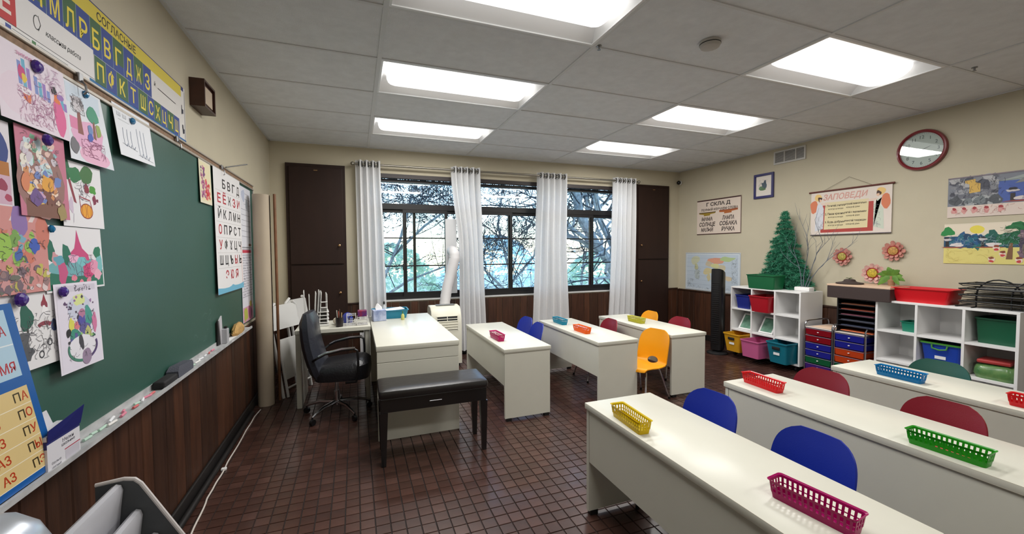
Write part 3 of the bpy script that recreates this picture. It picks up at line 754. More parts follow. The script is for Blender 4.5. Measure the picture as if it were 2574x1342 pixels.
# ---- black paper sorter on the right cart
t = thing('paper_sorter', 'black desktop paper sorter with sheets, standing on the right drawer cart', 'sorter', (5.60, 2.545, .531))
for y in (-.165, .165): MB().box(-.17, .17, y-.006, y+.006, 0, .335).build('side_panel', blackp_m, t)
MB().box(.164, .17, -.159, .159, 0, .335).build('back_panel', blackp_m, t)
for k in range(7): MB().rbox(-.165, .164, -.159, .159, .003+.0535*k, .009+.0535*k, .001, 1).build('shelf_board', M('sorter_shelf', (44, 44, 52), .35), t)
SC = [((70, 60, 170), .0), ((220, 110, 70), .0), ((60, 70, 90), 0), ((110, 50, 60), 0), ((190, 100, 70), 0)]
for k, c in ((0, (216, 110, 66)), (1, (60, 66, 88)), (2, (66, 70, 84)), (3, (112, 60, 74)), (4, (150, 70, 50)), (5, (190, 120, 90))):
    tag(MB().rbox(-.145, .12, -.14, .14, 0, .008, .002, 1).build('paper_stack', M('stack_%d' % k, c, .6), None, False, (5.585, 2.545, .531+.0092+.0535*k), (0, 0, .02*((k % 3)-1))),
        ('orange', 'slate', 'grey blue', 'plum', 'rust', 'tan')[k] + ' paper stack in the ' + ('lowest', 'second lowest', 'third lowest', 'third highest', 'second highest', 'highest')[k] + ' slot of the black sorter', 'paper', 'sheets in the black sorter')
t = thing('lid_box', 'flat brown box with a peach top lying on the black sorter', 'box', (5.575, 2.515, .869))
MB().rbox(-.20, .20, -.265, .265, 0, .118, .004).build('box_side', M('box_brown', (58, 45, 43), .5), t)
MB().rbox(-.203, .203, -.268, .268, .118, .136, .003).build('lid', M('box_peach', (208, 178, 152), .6), t)
# dark hat-like lid ornament, flower, leaves
t = thing('dark_hat', 'dark brown hat with a green bow on the flat brown box', 'hat', (5.52, 2.66, 1.006))
hm = M('hat_felt', (62, 50, 46), .8, bump=.1, bscale=80)
MB().lathe([(.10,0),(.115,.006),(.11,.012),(.065,.020),(.050,.028),(.045,.042),(.03,.047),(.005,.049)], n=20).build('brim', hm, t, True)
b = MB()
for a in (.2, 1.3, 2.4, 3.4, 4.4, 5.4): b.add([(0,0,.05), (.028*math.cos(a-.4), .028*math.sin(a-.4), .058), (.045*math.cos(a), .045*math.sin(a), .062), (.028*math.cos(a+.4), .028*math.sin(a+.4), .058), (0,0,.047)], [(0,1,2,3)])
b.build('bow', M('bow_green', (70, 92, 48), .6), t)
def paper_flower(name, label, loc, r, face, pcol, ccol, seed):
    t = thing(name, label, 'paper flower', loc, 0, 'paper flowers'); t.rotation_euler = face
    r_ = random.Random(seed); pm_ = M('petal_%d' % seed, pcol, .7, col2=tuple(int(v*.8) for v in pcol), scale=25)
    for ring, (n, rr, tilt) in enumerate(((11, r, .10), (9, r*.78, .25))):
        for k in range(n):
            a = 2*PI*(k + .5*ring)/n + r_.uniform(-.08, .08); q = rr*r_.uniform(.92, 1.05); wv = rr*.42
            b = MB(); c, s_ = math.cos(a), math.sin(a); P_ = []
            for (l, w_, z) in ((.25, .0, .004), (.55, .8, .010), (.85, 1, .016), (1.0, .55, .018), (1.02, 0, .017), (1.0, -.55, .018), (.85, -1, .016), (.55, -.8, .010)):
                P_.append((c*q*l - s_*wv*w_*.5, s_*q*l + c*wv*w_*.5, z*(1+tilt*2) + ring*.006))
            b.prism(P_, (0, 0, .0012)); b.build('petal', pm_, t)
    mid = M('midring_%d' % seed, (150, 44, 40), .7)
    MB().lathe([(r*.58,.018),(r*.60,.024),(r*.48,.028),(r*.46,.024)], n=16).build('inner_ring', mid, t, True)
    MB().lathe([(r*.44,.022),(r*.42,.032),(r*.25,.038),(.001,.04)], n=14).build('centre', M('centre_%d' % seed, ccol, .7, col2=tuple(int(v*.6) for v in ccol), scale=60), t, True)
    return t
# ---- frame orientations for things fixed to walls (local x right, y up, z out of the wall)
E_LEFT = Matrix(((0,0,1),(1,0,0),(0,1,0))).to_euler()
E_RIGHT = Matrix(((0,0,-1),(-1,0,0),(0,1,0))).to_euler()
paper_flower('paper_flower', 'pink paper flower on the wall, left of the other wall flower', (RW-.002, 2.885, 1.275), .095, E_RIGHT, (206, 140, 128), (206, 186, 90), 11)
paper_flower('paper_flower', 'pink paper flower on the wall below the hanging scroll corner', (RW-.002, 2.435, 1.335), .095, E_RIGHT, (204, 136, 122), (214, 160, 84), 12)
paper_flower('paper_flower', 'large pale paper flower standing on the flat brown box', (5.70, 2.55, 1.115), .10, E_RIGHT, (220, 170, 160), (220, 190, 60), 13)
t = thing('paper_palm', 'green paper palm leaves standing on the flat brown box', 'paper plant', (5.64, 2.375, 1.006))
MB().lathe([(.024,0),(.028,.05),(.012,.06),(.012,.09)], n=12).build('trunk', M('palm_trunk', (150, 110, 80), .7), t, True)
gm = M('palm_green', (98, 140, 44), .6, col2=(70, 110, 36), scale=20)
for k in range(10):
    a = math.radians(-35 + 250*k/9); b = MB(); L = .115 if k % 2 else .095; px_ = -.03 + .012*(k % 3)
    for i in range(7):
        s_ = i/6; w_ = .026*math.sin(PI*min(1, s_*.85+.12)); y = -math.cos(a)*L*s_; z = .095 + math.sin(a)*L*s_ - .03*s_*s_; x = px_*s_
        b.v += [(x, y - math.sin(a)*w_, z - math.cos(a)*w_), (x-.006*math.sin(PI*s_), y, z), (x, y + math.sin(a)*w_, z + math.cos(a)*w_)]
    for i in range(6):
        for q in (0, 1): b.f.append((3*i+q, 3*i+q+1, 3*i+q+4, 3*i+q+3))
    b.build('palm_leaf', gm, t, True, fix=False)

# ---- black wire letter trays
t = thing('letter_tray', 'black wire letter tray stack on the right cube shelf', 'letter tray', (5.60, 1.60, .886))
wire = blackp_m
for sgn, yy in ((1, .145), (-1, -.045)):
    a = MB().tube([(-.17 if sgn > 0 else -.10, yy-.0, .0)] + [(-.10, yy + .0 - .0, .004)] + [(-.10, yy - .12 - .12*math.cos(q), .10 + .125*math.sin(q)) for q in [PI*k/12 - PI + PI for k in range(0, 13)]][::-1] + [(-.10, yy-.24, .004)], .0055, 8)
    a.build('arch_frame', wire, t, True)
for z, x_ in ((.045, 0), (.095, .01), (.145, 0), (.185, .01)):
    tr = MB().tube([(-.15, .23, z+.004), (.13, .23, z+.004), (.13, -.28, z+.004), (-.15, -.28, z+.004)], .004, 6, True).build('tray', wire, t, True)
    b = MB()
    for k in range(36):
        y = .224 - .0142*k; b.box(-.15, .13, y-.0052, y+.0052, z-.0035, z-.0008)
    for x in (-.13, -.02, .10): b.box(x-.004, x+.004, -.28, .23, z-.0006, z+.002)
    b.build('tray_mesh', wire, tr)
    MB().tube([(-.15, .23, z+.004), (-.165, .20, z-.012), (-.165, -.25, z-.012), (-.15, -.28, z+.004)], .0035, 6).build('front_lip', wire, tr, True)
for y in (.24, -.29): MB().tube([(-.16, y, .006), (.14, y, .006)], .006, 8).build('foot_rail', wire, t, True)
tag(MB().box(-.12, .11, -.2, .16, 0, .004).build('paper_stack', paper_m, None, False, (5.60, 1.58, .886+.152)), 'white papers lying in the black wire letter tray', 'paper')

# ---- bag and red packet in the right shelf
t = thing('plastic_bag', 'clear plastic bag of green things in the lower right cell', 'bag', (5.56, 1.615, .344))
b = MB(); rr = random.Random(5); rings = []
for z, s_ in ((0, .9), (.03, 1.0), (.07, .98), (.10, .9), (.115, .6)):
    rings.append([(p[0]*s_*rr.uniform(.96, 1.04), p[1]*s_*rr.uniform(.97, 1.03), z + rr.uniform(-.004, .004)*(z > 0)) for p in rrect(.26, .24, .05, 0, 4)])
b.loft(rings); b.build('bag_film', M('bag_green', (108, 140, 84), .2, col2=(60, 108, 60), scale=16), t, True)
tag(MB().rbox(-.09, .09, -.09, .09, 0, .03, .01).build('red_packet', M('packet_red', (170, 60, 58), .35), None, True, (5.54, 1.63, .46), (0, 0, .1)), 'dull red packet lying on the plastic bag', 'packet')

# ---- small artificial tree
t = thing('artificial_tree', 'green tabletop artificial tree against the wall behind the green bin', 'tree', (5.69, 3.46, .886))
MB().tube([(0,0,0), (0,0,.92)], [.012, .003], 8).build('trunk', M('tree_trunk', (50, 60, 40), .8), t, True)
needle_m = M('needle_green', (58, 142, 108), .6, col2=(30, 104, 76), scale=18)
rr = random.Random(3)
for tier in range(17):
    z = .04 + .053*tier; R = (.345*(1-tier/17.5)**.9); n = max(6, int(17*(1-tier/22)))
    b = MB()
    for k in range(n):
        a = 2*PI*(k + rr.random()*.6)/n + tier; L = R*rr.uniform(.85, 1.08)
        ex, ey = math.cos(a)*L*.30 - .01, math.sin(a)*L
        ex = min(ex, .098)
        tip = Vector((ex, ey, z - .05*L/.34 + rr.uniform(-.015, .02)))
        base = Vector((0, 0, z+.02))
        b.tube([base, tip], [.004, .0015], 4)
        m_ = max(5, int(L/.010))
        for q in range(m_):
            p = base.lerp(tip, .15 + .85*(q+rr.random())/m_)
            for s_ in range(16):
                d = Vector((rr.uniform(-.5, .5), rr.uniform(-1, 1), rr.uniform(-.7, .8))).normalized()*rr.uniform(.028, .046)
                w_ = Vector((rr.uniform(-1, 1), rr.uniform(-1, 1), rr.uniform(-1, 1))).normalized()*.0042
                e = p + d
                if e.x > .105: e.x = .105
                b.add([p-w_, p+w_, e], [(0,1,2)])
    b.build('branch_tier', needle_m, t, fix=False)
# ---- white twig ornament
t = thing('twig_ornament', 'bare wire twig ornament on a white base beside the green tree', 'ornament', (5.60, 3.16, .886))
MB().rbox(-.045, .045, -.085, .085, 0, .045, .01).build('base', white_m, t, True)
tw = M('twig_grey', (98, 104, 116), .5)
rr = random.Random(9)
def twig(b, p, d, L, r, lev):
    q = p; pts = [p]
    for k in range(4):
        d = (d + Vector((rr.uniform(-.12, .12), rr.uniform(-.25, .25), rr.uniform(-.05, .2)))).normalized(); q = q + d*L/4
        q.x = min(max(q.x, -.12), .15); pts.append(q.copy())
    b.tube(pts, [r*(1-.15*k) for k in range(5)], 5)
    if lev:
        for k in (2, 3, 4): twig(b, pts[k], (d + Vector((rr.uniform(-.4, .4), rr.uniform(-.9, .9), rr.uniform(0, .5)))).normalized(), L*.5, r*.6, lev-1)
for k, (dy, L) in enumerate(((-.35, .55), (-.1, .62), (.12, .66), (.3, .5))):
    b = MB(); twig(b, Vector((0, dy*.1, .045)), Vector((0, dy, 1)).normalized(), L*.85, .005, 2); b.build('branch', tw, t, True)

# ---- things on the side table and teacher desk
TZ = .681
t = thing('file_rack', 'white desktop file rack with tall uneven uprights on the side table', 'file rack', (.535, 4.20, TZ), .1)
MB().rbox(-.10, .10, -.12, .12, 0, .02, .003).build('base', whitep_m, t)
for k, (x, h, l) in enumerate(((-.092, .30, -.10), (-.06, .26, .0), (-.02, .285, .16), (.0, .30, .22), (.02, .29, .2), (.085, .27, .0))):
    R = Matrix.Translation((x, 0, .02)) @ Matrix.Rotation(l*.35, 4, 'Y')
    MB().rbox(-.004, .004, -.11, .11, 0, h, .002, 1).xf(R).build('divider', whitep_m, t)
for k in range(4): MB().rbox(.012, .10, -.12, .12, .03+.032*k, .036+.032*k, .002, 1).build('tray_shelf', whitep_m, t)
for k in range(2): MB().rbox(.03, .09, -.115, -.105, .165+.05*k, .175+.05*k, .002, 1).build('crossbar', whitep_m, t)
t = thing('pencil_cup', 'dark mesh pencil cup with pens on the side table', 'pencil cup', (.735, 4.02, TZ))
MB().lathe([(.03,0),(.034,.085),(.031,.085),(.028,.004)], n=18).build('cup', M('cup_dark', (40, 33, 32), .4), t, True)
for k in range(4):
    a = 1.5*k; MB().tube([(.012*math.cos(a), .012*math.sin(a), .006), (.022*math.cos(a+.4), .022*math.sin(a+.4), .125+.012*k)], .0035, 6).build('pen', M('pen_%d' % k, ((200, 170, 120), (180, 80, 60), (210, 205, 195), (90, 60, 50))[k], .5), t, True)
tag(MB().tube([(0,-.05,0), (0,.05,0)], .03, 18).build('tape_roll', M('beige_roll', (196, 186, 168), .6), None, True, (.72, 4.13, TZ+.031), (0, 0, .4)), 'beige roll lying behind the dark pencil cup', 'roll')
wirew = M('white_wire', (215, 214, 212), .4)
def wire_box(label, loc, w, d, h, rz=0):
    t = thing('wire_organizer', label, 'organizer', loc, rz, 'white desk organizers')
    for x in (-w, w):
        for y in (-d, d): MB().box(x-.003, x+.003, y-.003, y+.003, 0, h).build('post', wirew, t)
    for z in (.004, h*.45, h-.004):
        MB().box(-w, w, -d-.002, -d+.002, z-.003, z+.003).box(-w, w, d-.002, d+.002, z-.003, z+.003).box(-w-.002, -w+.002, -d, d, z-.003, z+.003).box(w-.002, w+.002, -d, d, z-.003, z+.003).build('rail', wirew, t)
    b = MB()
    for k in range(1, 8):
        x = -w + 2*w*k/8; b.box(x-.001, x+.001, -d-.001, -d+.001, 0, h*.45)
    b.build('wire_mesh', wirew, t)
    MB().box(-w, w, -d, d, 0, .003).build('base', wirew, t)
    return t
wire_box('white wire organizer holding dark headphones, middle of the side table', (.835, 4.08, TZ), .038, .05, .10)
wire_box('white wire organizer under a blue box at the right of the side table', (.93, 4.07, TZ), .045, .05, .075)
t = thing('headphones', 'dark headphones tucked in a white wire organizer', 'headphones', (.835, 4.08, TZ+.004))
MB().tube([(.02*math.cos(q), 0, .045+.035*math.sin(q)) for q in [PI*k/10 for k in range(11)]], .004, 6).build('band', blackp_m, t, True)
for s_ in (-1, 1): MB().cyl((s_*.024, 0, .035), (s_*.014, 0, .035), .018, 12).build('ear_cup', blackp_m, t, True)
tag(MB().rbox(-.04, .04, -.04, .04, 0, .055, .004).build('small_box', M('box_blue_red', (36, 40, 120), .4, col2=(150, 34, 34), scale=22), None, False, (.93, 4.07, TZ+.0765)), 'small blue and red box on the white wire organizer', 'box')
tag(MB().lathe([(.045,0),(.05,.03),(.048,.06),(.03,.085),(.004,.095)], n=16).build('blue_bag', M('bag_blue', (44, 56, 140), .4), None, True, (.80, 4.24, TZ)), 'rounded dark blue pouch behind the organizers', 'pouch')
DT = .6855
t = thing('tissue_box', 'blue and white tissue box with a tissue sticking out', 'tissue box', (1.085, 4.20, DT), .12)
MB().rbox(-.06, .06, -.055, .055, 0, .105, .003).build('carton', M('tissue_carton', (196, 204, 226), .5, col2=(104, 122, 166), scale=14), t)
b = MB(); b.loft([[(-.03,-.015,.105),(.03,-.015,.105),(.03,.015,.105),(-.03,.015,.105)], [(-.035,-.006,.13),(.02,-.008,.125),(.03,.01,.13),(-.02,.012,.127)], [(-.02,-.002,.165),(-.012,-.003,.168),(-.008,.004,.166),(-.016,.004,.165)]])
b.build('tissue', paper_m, t, True)
t = bin_('storage_bin', 'teal bin with white papers on the far end of the teacher desk', bcol('deskteal', (10, 118, 146)), 1.20, 4.36, DT, .34, .22, .085, .9)
t2 = tag(MB().box(-.12, .12, -.08, .08, 0, .006).build('paper_stack', paper_m, None, False, (1.21, 4.36, DT+.075), (0, -.08, .15)), 'white paper stack heaped in the teal desk bin', 'paper')
t = thing('spray_bottle', 'clear bottle with a black tip behind the tissue box', 'bottle', (1.15, 4.46, DT))
MB().lathe([(.022,0),(.024,.01),(.024,.09),(.008,.115),(.008,.125)], n=14).build('bottle_body', clear_plastic('clear_bottle', (220, 225, 230), .5), t, True)
MB().lathe([(.010,.125),(.010,.145),(.004,.155)], n=10).build('cap', blackp_m, t, True)
t = thing('glue_bottle', 'small yellow-green glue bottle beside the teal desk bin', 'bottle', (1.305, 4.15, DT))
MB().lathe([(.016,0),(.017,.01),(.016,.045),(.007,.06)], n=14).build('bottle_body', M('glue_yellow', (190, 190, 110), .35), t, True)
MB().lathe([(.006,.06),(.003,.09)], n=10).build('nozzle', M('glue_green', (70, 110, 50), .4), t, True)

# ---- foreground left: low cabinet, stereo and file sorter
t = thing('low_cabinet', 'dark low cabinet below the stereo at the bottom left corner', 'cabinet', (.22, .93, 0))
MB().rbox(-.195, .185, -.5, .44, 0, .50, .004).build('carcass', cab_m, t)
t = thing('stereo', 'silver portable stereo at the bottom left corner', 'stereo', (.135, .93, .502))
sil = M('silver_plastic', (186, 190, 198), .28, metal=.55)
b = MB(); rings = []
for y, e in ((-.30, .03), (-.285, .0), (.24, .0), (.265, .012), (.275, .04)):
    rings.append([((x)*(1-e), y, z*(1-e*.6)) for x, z in ((-.10,0),(.095,0),(.105,.05),(.112,.17),(.105,.235),(.085,.275),(.045,.302),(-.02,.312),(-.08,.305),(-.10,.28))])
b.loft(rings); b.build('case', sil, t, True)
MB().hexa([(.108,-.26,.04),(.116,-.26,.04),(.116,.225,.04),(.108,.225,.04),(.106,-.26,.225),(.1165,-.26,.225),(.1165,.225,.225),(.106,.225,.225)]).build('speaker_panel', M('stereo_dark', (96, 98, 112), .4), t)
MB().ball((.092, .16, .272), .014, (.7, 1.3, .6), 12, 8).build('button', blackp_m, t, True)
MB().rbox(-.075, .03, -.2, .2, .300, .314, .006).build('disc_lid', M('stereo_grey', (150, 152, 148), .35), t, True)
t = thing('file_sorter', 'slanted grey file sorter with dark end panel at the bottom left', 'file sorter', (.24, 1.10, .502))
gry = M('sorter_grey', (176, 176, 182), .35)
poly = [(-.0,.30,.0), (.205,.30,.0), (.185,.30,.005), (.075,.30,.222), (.062,.30,.236), (.04,.30,.24), (-.012,.30,.232)]
poly = [(-.02,.30,0), (.19,.30,0), (.175,.30,.03), (.072,.30,.222), (.06,.30,.236), (.04,.30,.24), (-.02,.30,.235)]
MB().prism(poly, (0,.008,0)).build('end_panel', M('sorter_dark', (64, 66, 68), .45), t)
MB().tube([(-.02,.304,.237), (.04,.304,.243), (.063,.304,.238), (.076,.304,.224), (.178,.304,.032), (.193,.304,.0)], .0055, 8).build('panel_edge', M('edge_grey', (190, 184, 182), .4), t, True)
for k, (x, z) in enumerate(((.022, .228), (.062, .150), (.098, .075))):
    b = MB(); rings = []
    for y in (-.45, .298):
        rings.append([(x-.02,y,z-.10 if z > .11 else .004), (x-.012,y,z-.02), (x-.006,y,z), (x+.004,y,z+.006), (x+.014,y,z+.002), (x+.018,y,z-.012), (x+.012,y,z-.06), (x+.006,y,max(.002, z-.12))])
    b.loft(rings); b.build('divider', gry, t, True)
tag(MB().lathe([(.05,0),(.056,.004),(.058,.012),(.05,.014),(.02,.008)], n=24).build('paper_plate', paper_m, None, True, (.305, 1.20, .665), (0, .5, 0)), 'white round dish resting in the grey file sorter', 'dish')

# ---- cord on the floor
pts = [(.125,2.0),(.13,2.2),(.118,2.349),(.098,2.619),(.09,2.726),(.092,2.9),(.086,3.102),(.082,3.541),(.08,3.8),(.084,3.95),(.10,4.05)]
fine = []
for k in range(len(pts)-1):
    for q in range(5): fine.append((pts[k][0]+(pts[k+1][0]-pts[k][0])*q/5 + .002*math.sin(k*5+q), pts[k][1]+(pts[k+1][1]-pts[k][1])*q/5, .006))
t = thing('extension_cord', 'white cord running along the floor beside the chalkboard wall', 'cord', (0, 0, 0))
MB().tube(fine, .0045, 6).build('cable', M('cord_white', (206, 198, 190), .5), t, True)
MB().rbox(.074, .102, 2.985, 3.01, 0, .014, .003).build('cable_clip', white_m, t)
t = thing('floor_pipe', 'dark round pipe at the foot of the chalkboard wall', 'pipe', (.052, 1.2, .018))
# ---- wall and ceiling fittings
MB().tube([(0,0,0), (0,2.75,0)], .016, 10).build('pipe', black_m, t, True)
t = thing('smoke_detector', 'white smoke detector on a ceiling tile', 'smoke detector', (2.90, 1.94, RH+.0055))
MB().lathe([(.06,0),(.06,-.018),(.052,-.034),(.03,-.04),(.001,-.041)][::-1], n=24).build('dome', M('detector_white', (186, 182, 176), .5), t, True)
MB().lathe([(.056,-.014),(.0605,-.0145),(.0605,-.019),(.056,-.02)], n=24, cap=False).build('slot_ring', blackp_m, t, True)
for (x, y), lab in (((2.30, 2.215), 'tiny sprinkler head at a ceiling grid crossing by the big lamp'), ((4.91, 1.576), 'tiny sprinkler head on the ceiling near the right wall')):
    tag(MB().lathe([(.016,0),(.016,-.004),(.006,-.006),(.005,-.02),(.011,-.022),(.011,-.024)][::-1], n=12).build('sprinkler', steel_m, None, True, (x, y, RH+.005)), lab, 'sprinkler', 'sprinkler heads')
t = thing('security_camera', 'small black dome security camera in the upper corner', 'camera', (5.74, YW-.045, 2.425))
MB().lathe([(.035,-.035),(.035,-.02),(.03,-.015)], n=16).xf(Matrix.Rotation(-PI/2, 4, 'Y')).build('mount', white_m, t, True)
MB().ball((-.005, -.012, 0), .032, n=16, m=10).build('dome', M('dome_black', (14, 14, 15), .15), t, True)
t = thing('wall_vent', 'white wall vent grille just below the ceiling', 'vent', (RW, 3.50, 2.485))
b = MB()
for (y0, y1, z0, z1) in ((-.195,.195,-.08,-.062),(-.195,.195,.062,.08),(-.195,-.178,-.062,.062),(.178,.195,-.062,.062),(-.085,-.075,-.062,.062),(.055,.065,-.062,.062)): b.box(-.014, -.001, y0, y1, z0, z1)
b.build('frame', M('vent_white', (196, 193, 188), .5), t)
for k in range(9): MB().hexa([(-.011,-.178,-.06+.0135*k),(-.009,-.178,-.06+.0135*k),(-.009,.178,-.06+.0135*k),(-.011,.178,-.06+.0135*k),(-.004,-.178,-.05+.0135*k),(-.002,-.178,-.05+.0135*k),(-.002,.178,-.05+.0135*k),(-.004,.178,-.05+.0135*k)]).build('slat', M('vent_slat', (186, 184, 180), .5), t)
MB().box(-.0018, -.0003, -.178, .178, -.062, .062).build('duct_back', M('vent_dark', (58, 56, 55), .8), t)
# wooden box on the left wall
t = thing('wood_wall_box', 'dark wooden box frame on the wall above the chalkboard end', 'wall box', (0, 2.93, 2.215))
wm = M('redwood', (70, 36, 24), .4, noise=.25, scale=12)
MB().box(0, .075, 0, .012, 0, .16).box(0, .075, .19, .202, 0, .16).box(0, .075, .012, .19, 0, .012).box(0, .075, .012, .19, .148, .16).box(.0, .06, .012, .19, .012, .148).build('case', wm, t)
MB().box(.06, .066, .03, .172, .03, .13).build('face', M('beige_face', (190, 172, 150), .6), t)
# ================================================================== PRINTS AND WALL THINGS
_txt = {}
def text_mesh(s_, bold):
    key = (s_, bold)
    if key in _txt: return _txt[key]
    cu = bpy.data.curves.new('t', 'FONT'); cu.body = s_; cu.size = 1; cu.offset = bold; cu.resolution_u = 3
    ob = bpy.data.objects.new('t', cu); COL.objects.link(ob)
    dg = bpy.context.evaluated_depsgraph_get()
    me = bpy.data.meshes.new_from_object(ob.evaluated_get(dg))
    v = [(p.co.x, p.co.y) for p in me.vertices]; f = [tuple(p.vertices) for p in me.polygons]
    bpy.data.objects.remove(ob); bpy.data.curves.remove(cu); bpy.data.meshes.remove(me)
    if v:
        x0 = min(p[0] for p in v); x1 = max(p[0] for p in v); y0 = min(p[1] for p in v); y1 = max(p[1] for p in v)
    else: x0 = x1 = y0 = y1 = 0
    _txt[key] = (v, f, x0, x1, y0, y1)
    return _txt[key]

class Pr:                                  # flat printed shapes, metres, origin lower left
    def __init__(s, w, h, seed=0): s.w, s.h = w, h; s.v = []; s.f = []; s.c = []; s.z = .0004; s.r = random.Random(seed)
    def _p(s, pts, faces, col):
        s.z += .000012; o = len(s.v); s.v += [(x, y, s.z) for x, y in pts]
        for f in faces: s.f.append(tuple(i+o for i in f)); s.c.append(col)
    def poly(s, pts, col): s._p([(x*s.w, y*s.h) for x, y in pts], [tuple(range(len(pts)))], col); return s
    def rect(s, x0, y0, x1, y1, col): return s.poly([(x0,y0),(x1,y0),(x1,y1),(x0,y1)], col)
    def blob(s, x, y, rx, ry, col, n=12, wob=.14, rot=0):
        P = []; cx, cy = x*s.w, y*s.h; a0 = s.r.random()*6; k1, k2 = s.r.choice((2,3,4)), s.r.choice((3,5))
        for k in range(n):
            a = 2*PI*k/n; q = 1 + wob*math.sin(k1*a+a0) + wob*.6*math.sin(k2*a+a0*2) + s.r.uniform(-wob, wob)*.4
            ex, ey = rx*s.w*q*math.cos(a), ry*s.h*q*math.sin(a)
            P.append((cx + ex*math.cos(rot) - ey*math.sin(rot), cy + ex*math.sin(rot) + ey*math.cos(rot)))
        s._p(P, [tuple(range(n))], col); return s
    def line(s, pts, wd, col):
        P = [Vector((x*s.w, y*s.h)) for x, y in pts]; L = []; R = []
        for i, p in enumerate(P):
            t = (P[min(i+1, len(P)-1)] - P[max(i-1, 0)]); t = t.normalized() if t.length > 1e-9 else Vector((1, 0)); n = Vector((-t.y, t.x))*wd/2
            L.append(p+n); R.append(p-n)
        m = len(P); s._p([tuple(q) for q in L+R], [(m+i, m+i+1, i+1, i) for i in range(m-1)], col); return s
    def arc(s, x, y, rx, ry, a0, a1, wd, col, n=14): return s.line([(x+rx*math.cos(a0+(a1-a0)*k/n), y+ry*math.sin(a0+(a1-a0)*k/n)) for k in range(n+1)], wd, col)
    def scrib(s, x0, y0, x1, y1, n, wd, col, seg=4, l=.12):
        for _ in range(n):
            x, y = s.r.uniform(x0, x1), s.r.uniform(y0, y1); a = s.r.random()*6.28; P = [(x, y)]
            for _k in range(seg):
                a += s.r.uniform(-1, 1); x = min(max(x + l/seg*math.cos(a), x0), x1); y = min(max(y + l/seg*math.sin(a)*s.w/s.h, y0), y1); P.append((x, y))
            s.line(P, wd, col)
        return s
    def confetti(s, x0, y0, x1, y1, n, r0, r1, cols, wob=.2):
        for _ in range(n):
            q = s.r.uniform(r0, r1); s.blob(s.r.uniform(x0+q*.6, x1-q*.6), s.r.uniform(y0+q*.6, y1-q*.6), q, q*s.w/s.h*s.r.uniform(.6, 1.2), s.r.choice(cols), 9, wob)
        return s
    def text(s, st, x, y, hgt, col, wid=None, bold=.0, rot=0, ital=0):   # centred, cap height hgt (m), optional width (m)
        v, f, x0, x1, y0, y1 = text_mesh(st, bold)
        if not v: return s
        k = hgt/.72; kx = k if wid is None else wid/max(1e-6, x1-x0)
        cx = (x0+x1)/2; P = []
        for a, b_ in v:
            px = (a-cx)*kx + ital*(b_-.35)*k; py = (b_-.36)*k
            P.append((x*s.w + px*math.cos(rot) - py*math.sin(rot), y*s.h + px*math.sin(rot) + py*math.cos(rot)))
        s._p(P, f, col); return s
    def build(s, parent, name='print', mat=None, loc=None):
        me = bpy.data.meshes.new(name); me.from_pydata(s.v, [], s.f); me.materials.append(mat or PRINT)
        at = me.attributes.new('Col', 'FLOAT_COLOR', 'FACE')
        for i, c in enumerate(s.c): at.data[i].color = rgb(c)
        return obj(name, me, parent, loc)

def sheet(name, label, cat, side, a, z, w, h, off=.004, tilt=0, rot=0, paper=(232, 230, 232), th=.0008, group=None, mat=None, corner=None, seed=0, rough=.6, curl=0):
    """a: wall coordinate of the sheet's left edge as seen, z: its lower edge"""
    t = thing(name, label, cat, (0,0,0), 0, group)
    B = Matrix(((0,0,1),(1,0,0),(0,1,0))) if side == 'L' else Matrix(((0,0,-1),(-1,0,0),(0,1,0)))
    R = B @ Matrix.Rotation(rot, 3, 'Z') @ Matrix.Rotation(tilt, 3, 'X')
    t.rotation_euler = R.to_euler(); off += h*math.sin(max(0, -tilt))
    t.location = ((off if side == 'L' else RW-off), a, z)
    b = MB(); c = [(0,0),(w,0),(w,h),(0,h)] if corner is None else [(x*w, y*h) for x, y in corner]
    b.prism([(x, y, 0) for x, y in c], (0, 0, th))
    b.build('paper', mat or M('paper_%d_%d_%d' % paper, paper, rough), t)
    p = Pr(w, h, seed); p.z = th + .0002
    return t, p

# ---- chalkboard
t = thing('chalkboard', 'long green chalkboard with chalk tray on the left wall', 'chalkboard', (0, 1.0, .735))
cb = M('chalk_green', (56, 92, 82), .36, col2=(48, 84, 72), scale=1.6, bump=.02, bscale=90)
MB().box(.0, .012, -1.5, 3.40, .03, 1.185).build('board', cb, t)
rail_m = M('rail_alu', (176, 168, 158), .4, metal=.3); cork_m = M('cork', (150, 120, 96), .8, noise=.2, scale=60)
MB().rbox(0, .022, -1.5, 3.40, 1.185, 1.198, .002, 1).build('rail', rail_m, t)
MB().box(0, .014, -1.5, 3.40, 1.198, 1.222).build('cork_strip', cork_m, t)
MB().rbox(0, .022, -1.5, 3.40, 1.222, 1.232, .002, 1).build('rail', rail_m, t)
MB().rbox(0, .02, 3.385, 3.40, .03, 1.185, .002, 1).build('frame_side', rail_m, t)
tray_m = M('chalk_tray', (196, 196, 196), .5, col2=(160, 160, 162), scale=24, stretch=(1, .5, 1))
MB().box(.0, .075, -1.5, 2.92, .0, .008).box(.066, .075, -1.5, 2.92, .008, .016).box(.0, .016, -1.5, 2.92, .008, .032).build('chalk_tray', tray_m, t)
ch = Pr(4.9, 1.155, 4)
for x0, x1, y0, y1, n in ((.62, .78, .02, .35, 26), (.70, .84, .12, .30, 12)):
    ch.scrib(x0, y0, x1, y1, n, .0018, (78, 112, 98), 6, .012)
ch.scrib(.68, .05, .75, .2, 9, .002, (120, 150, 138), 7, .016)
o = ch.build(t, 'chalk_marks', None, None); o.matrix_local = Matrix(((0,0,1,.0118),(1,0,0,-1.5),(0,1,0,.03),(0,0,0,1)))
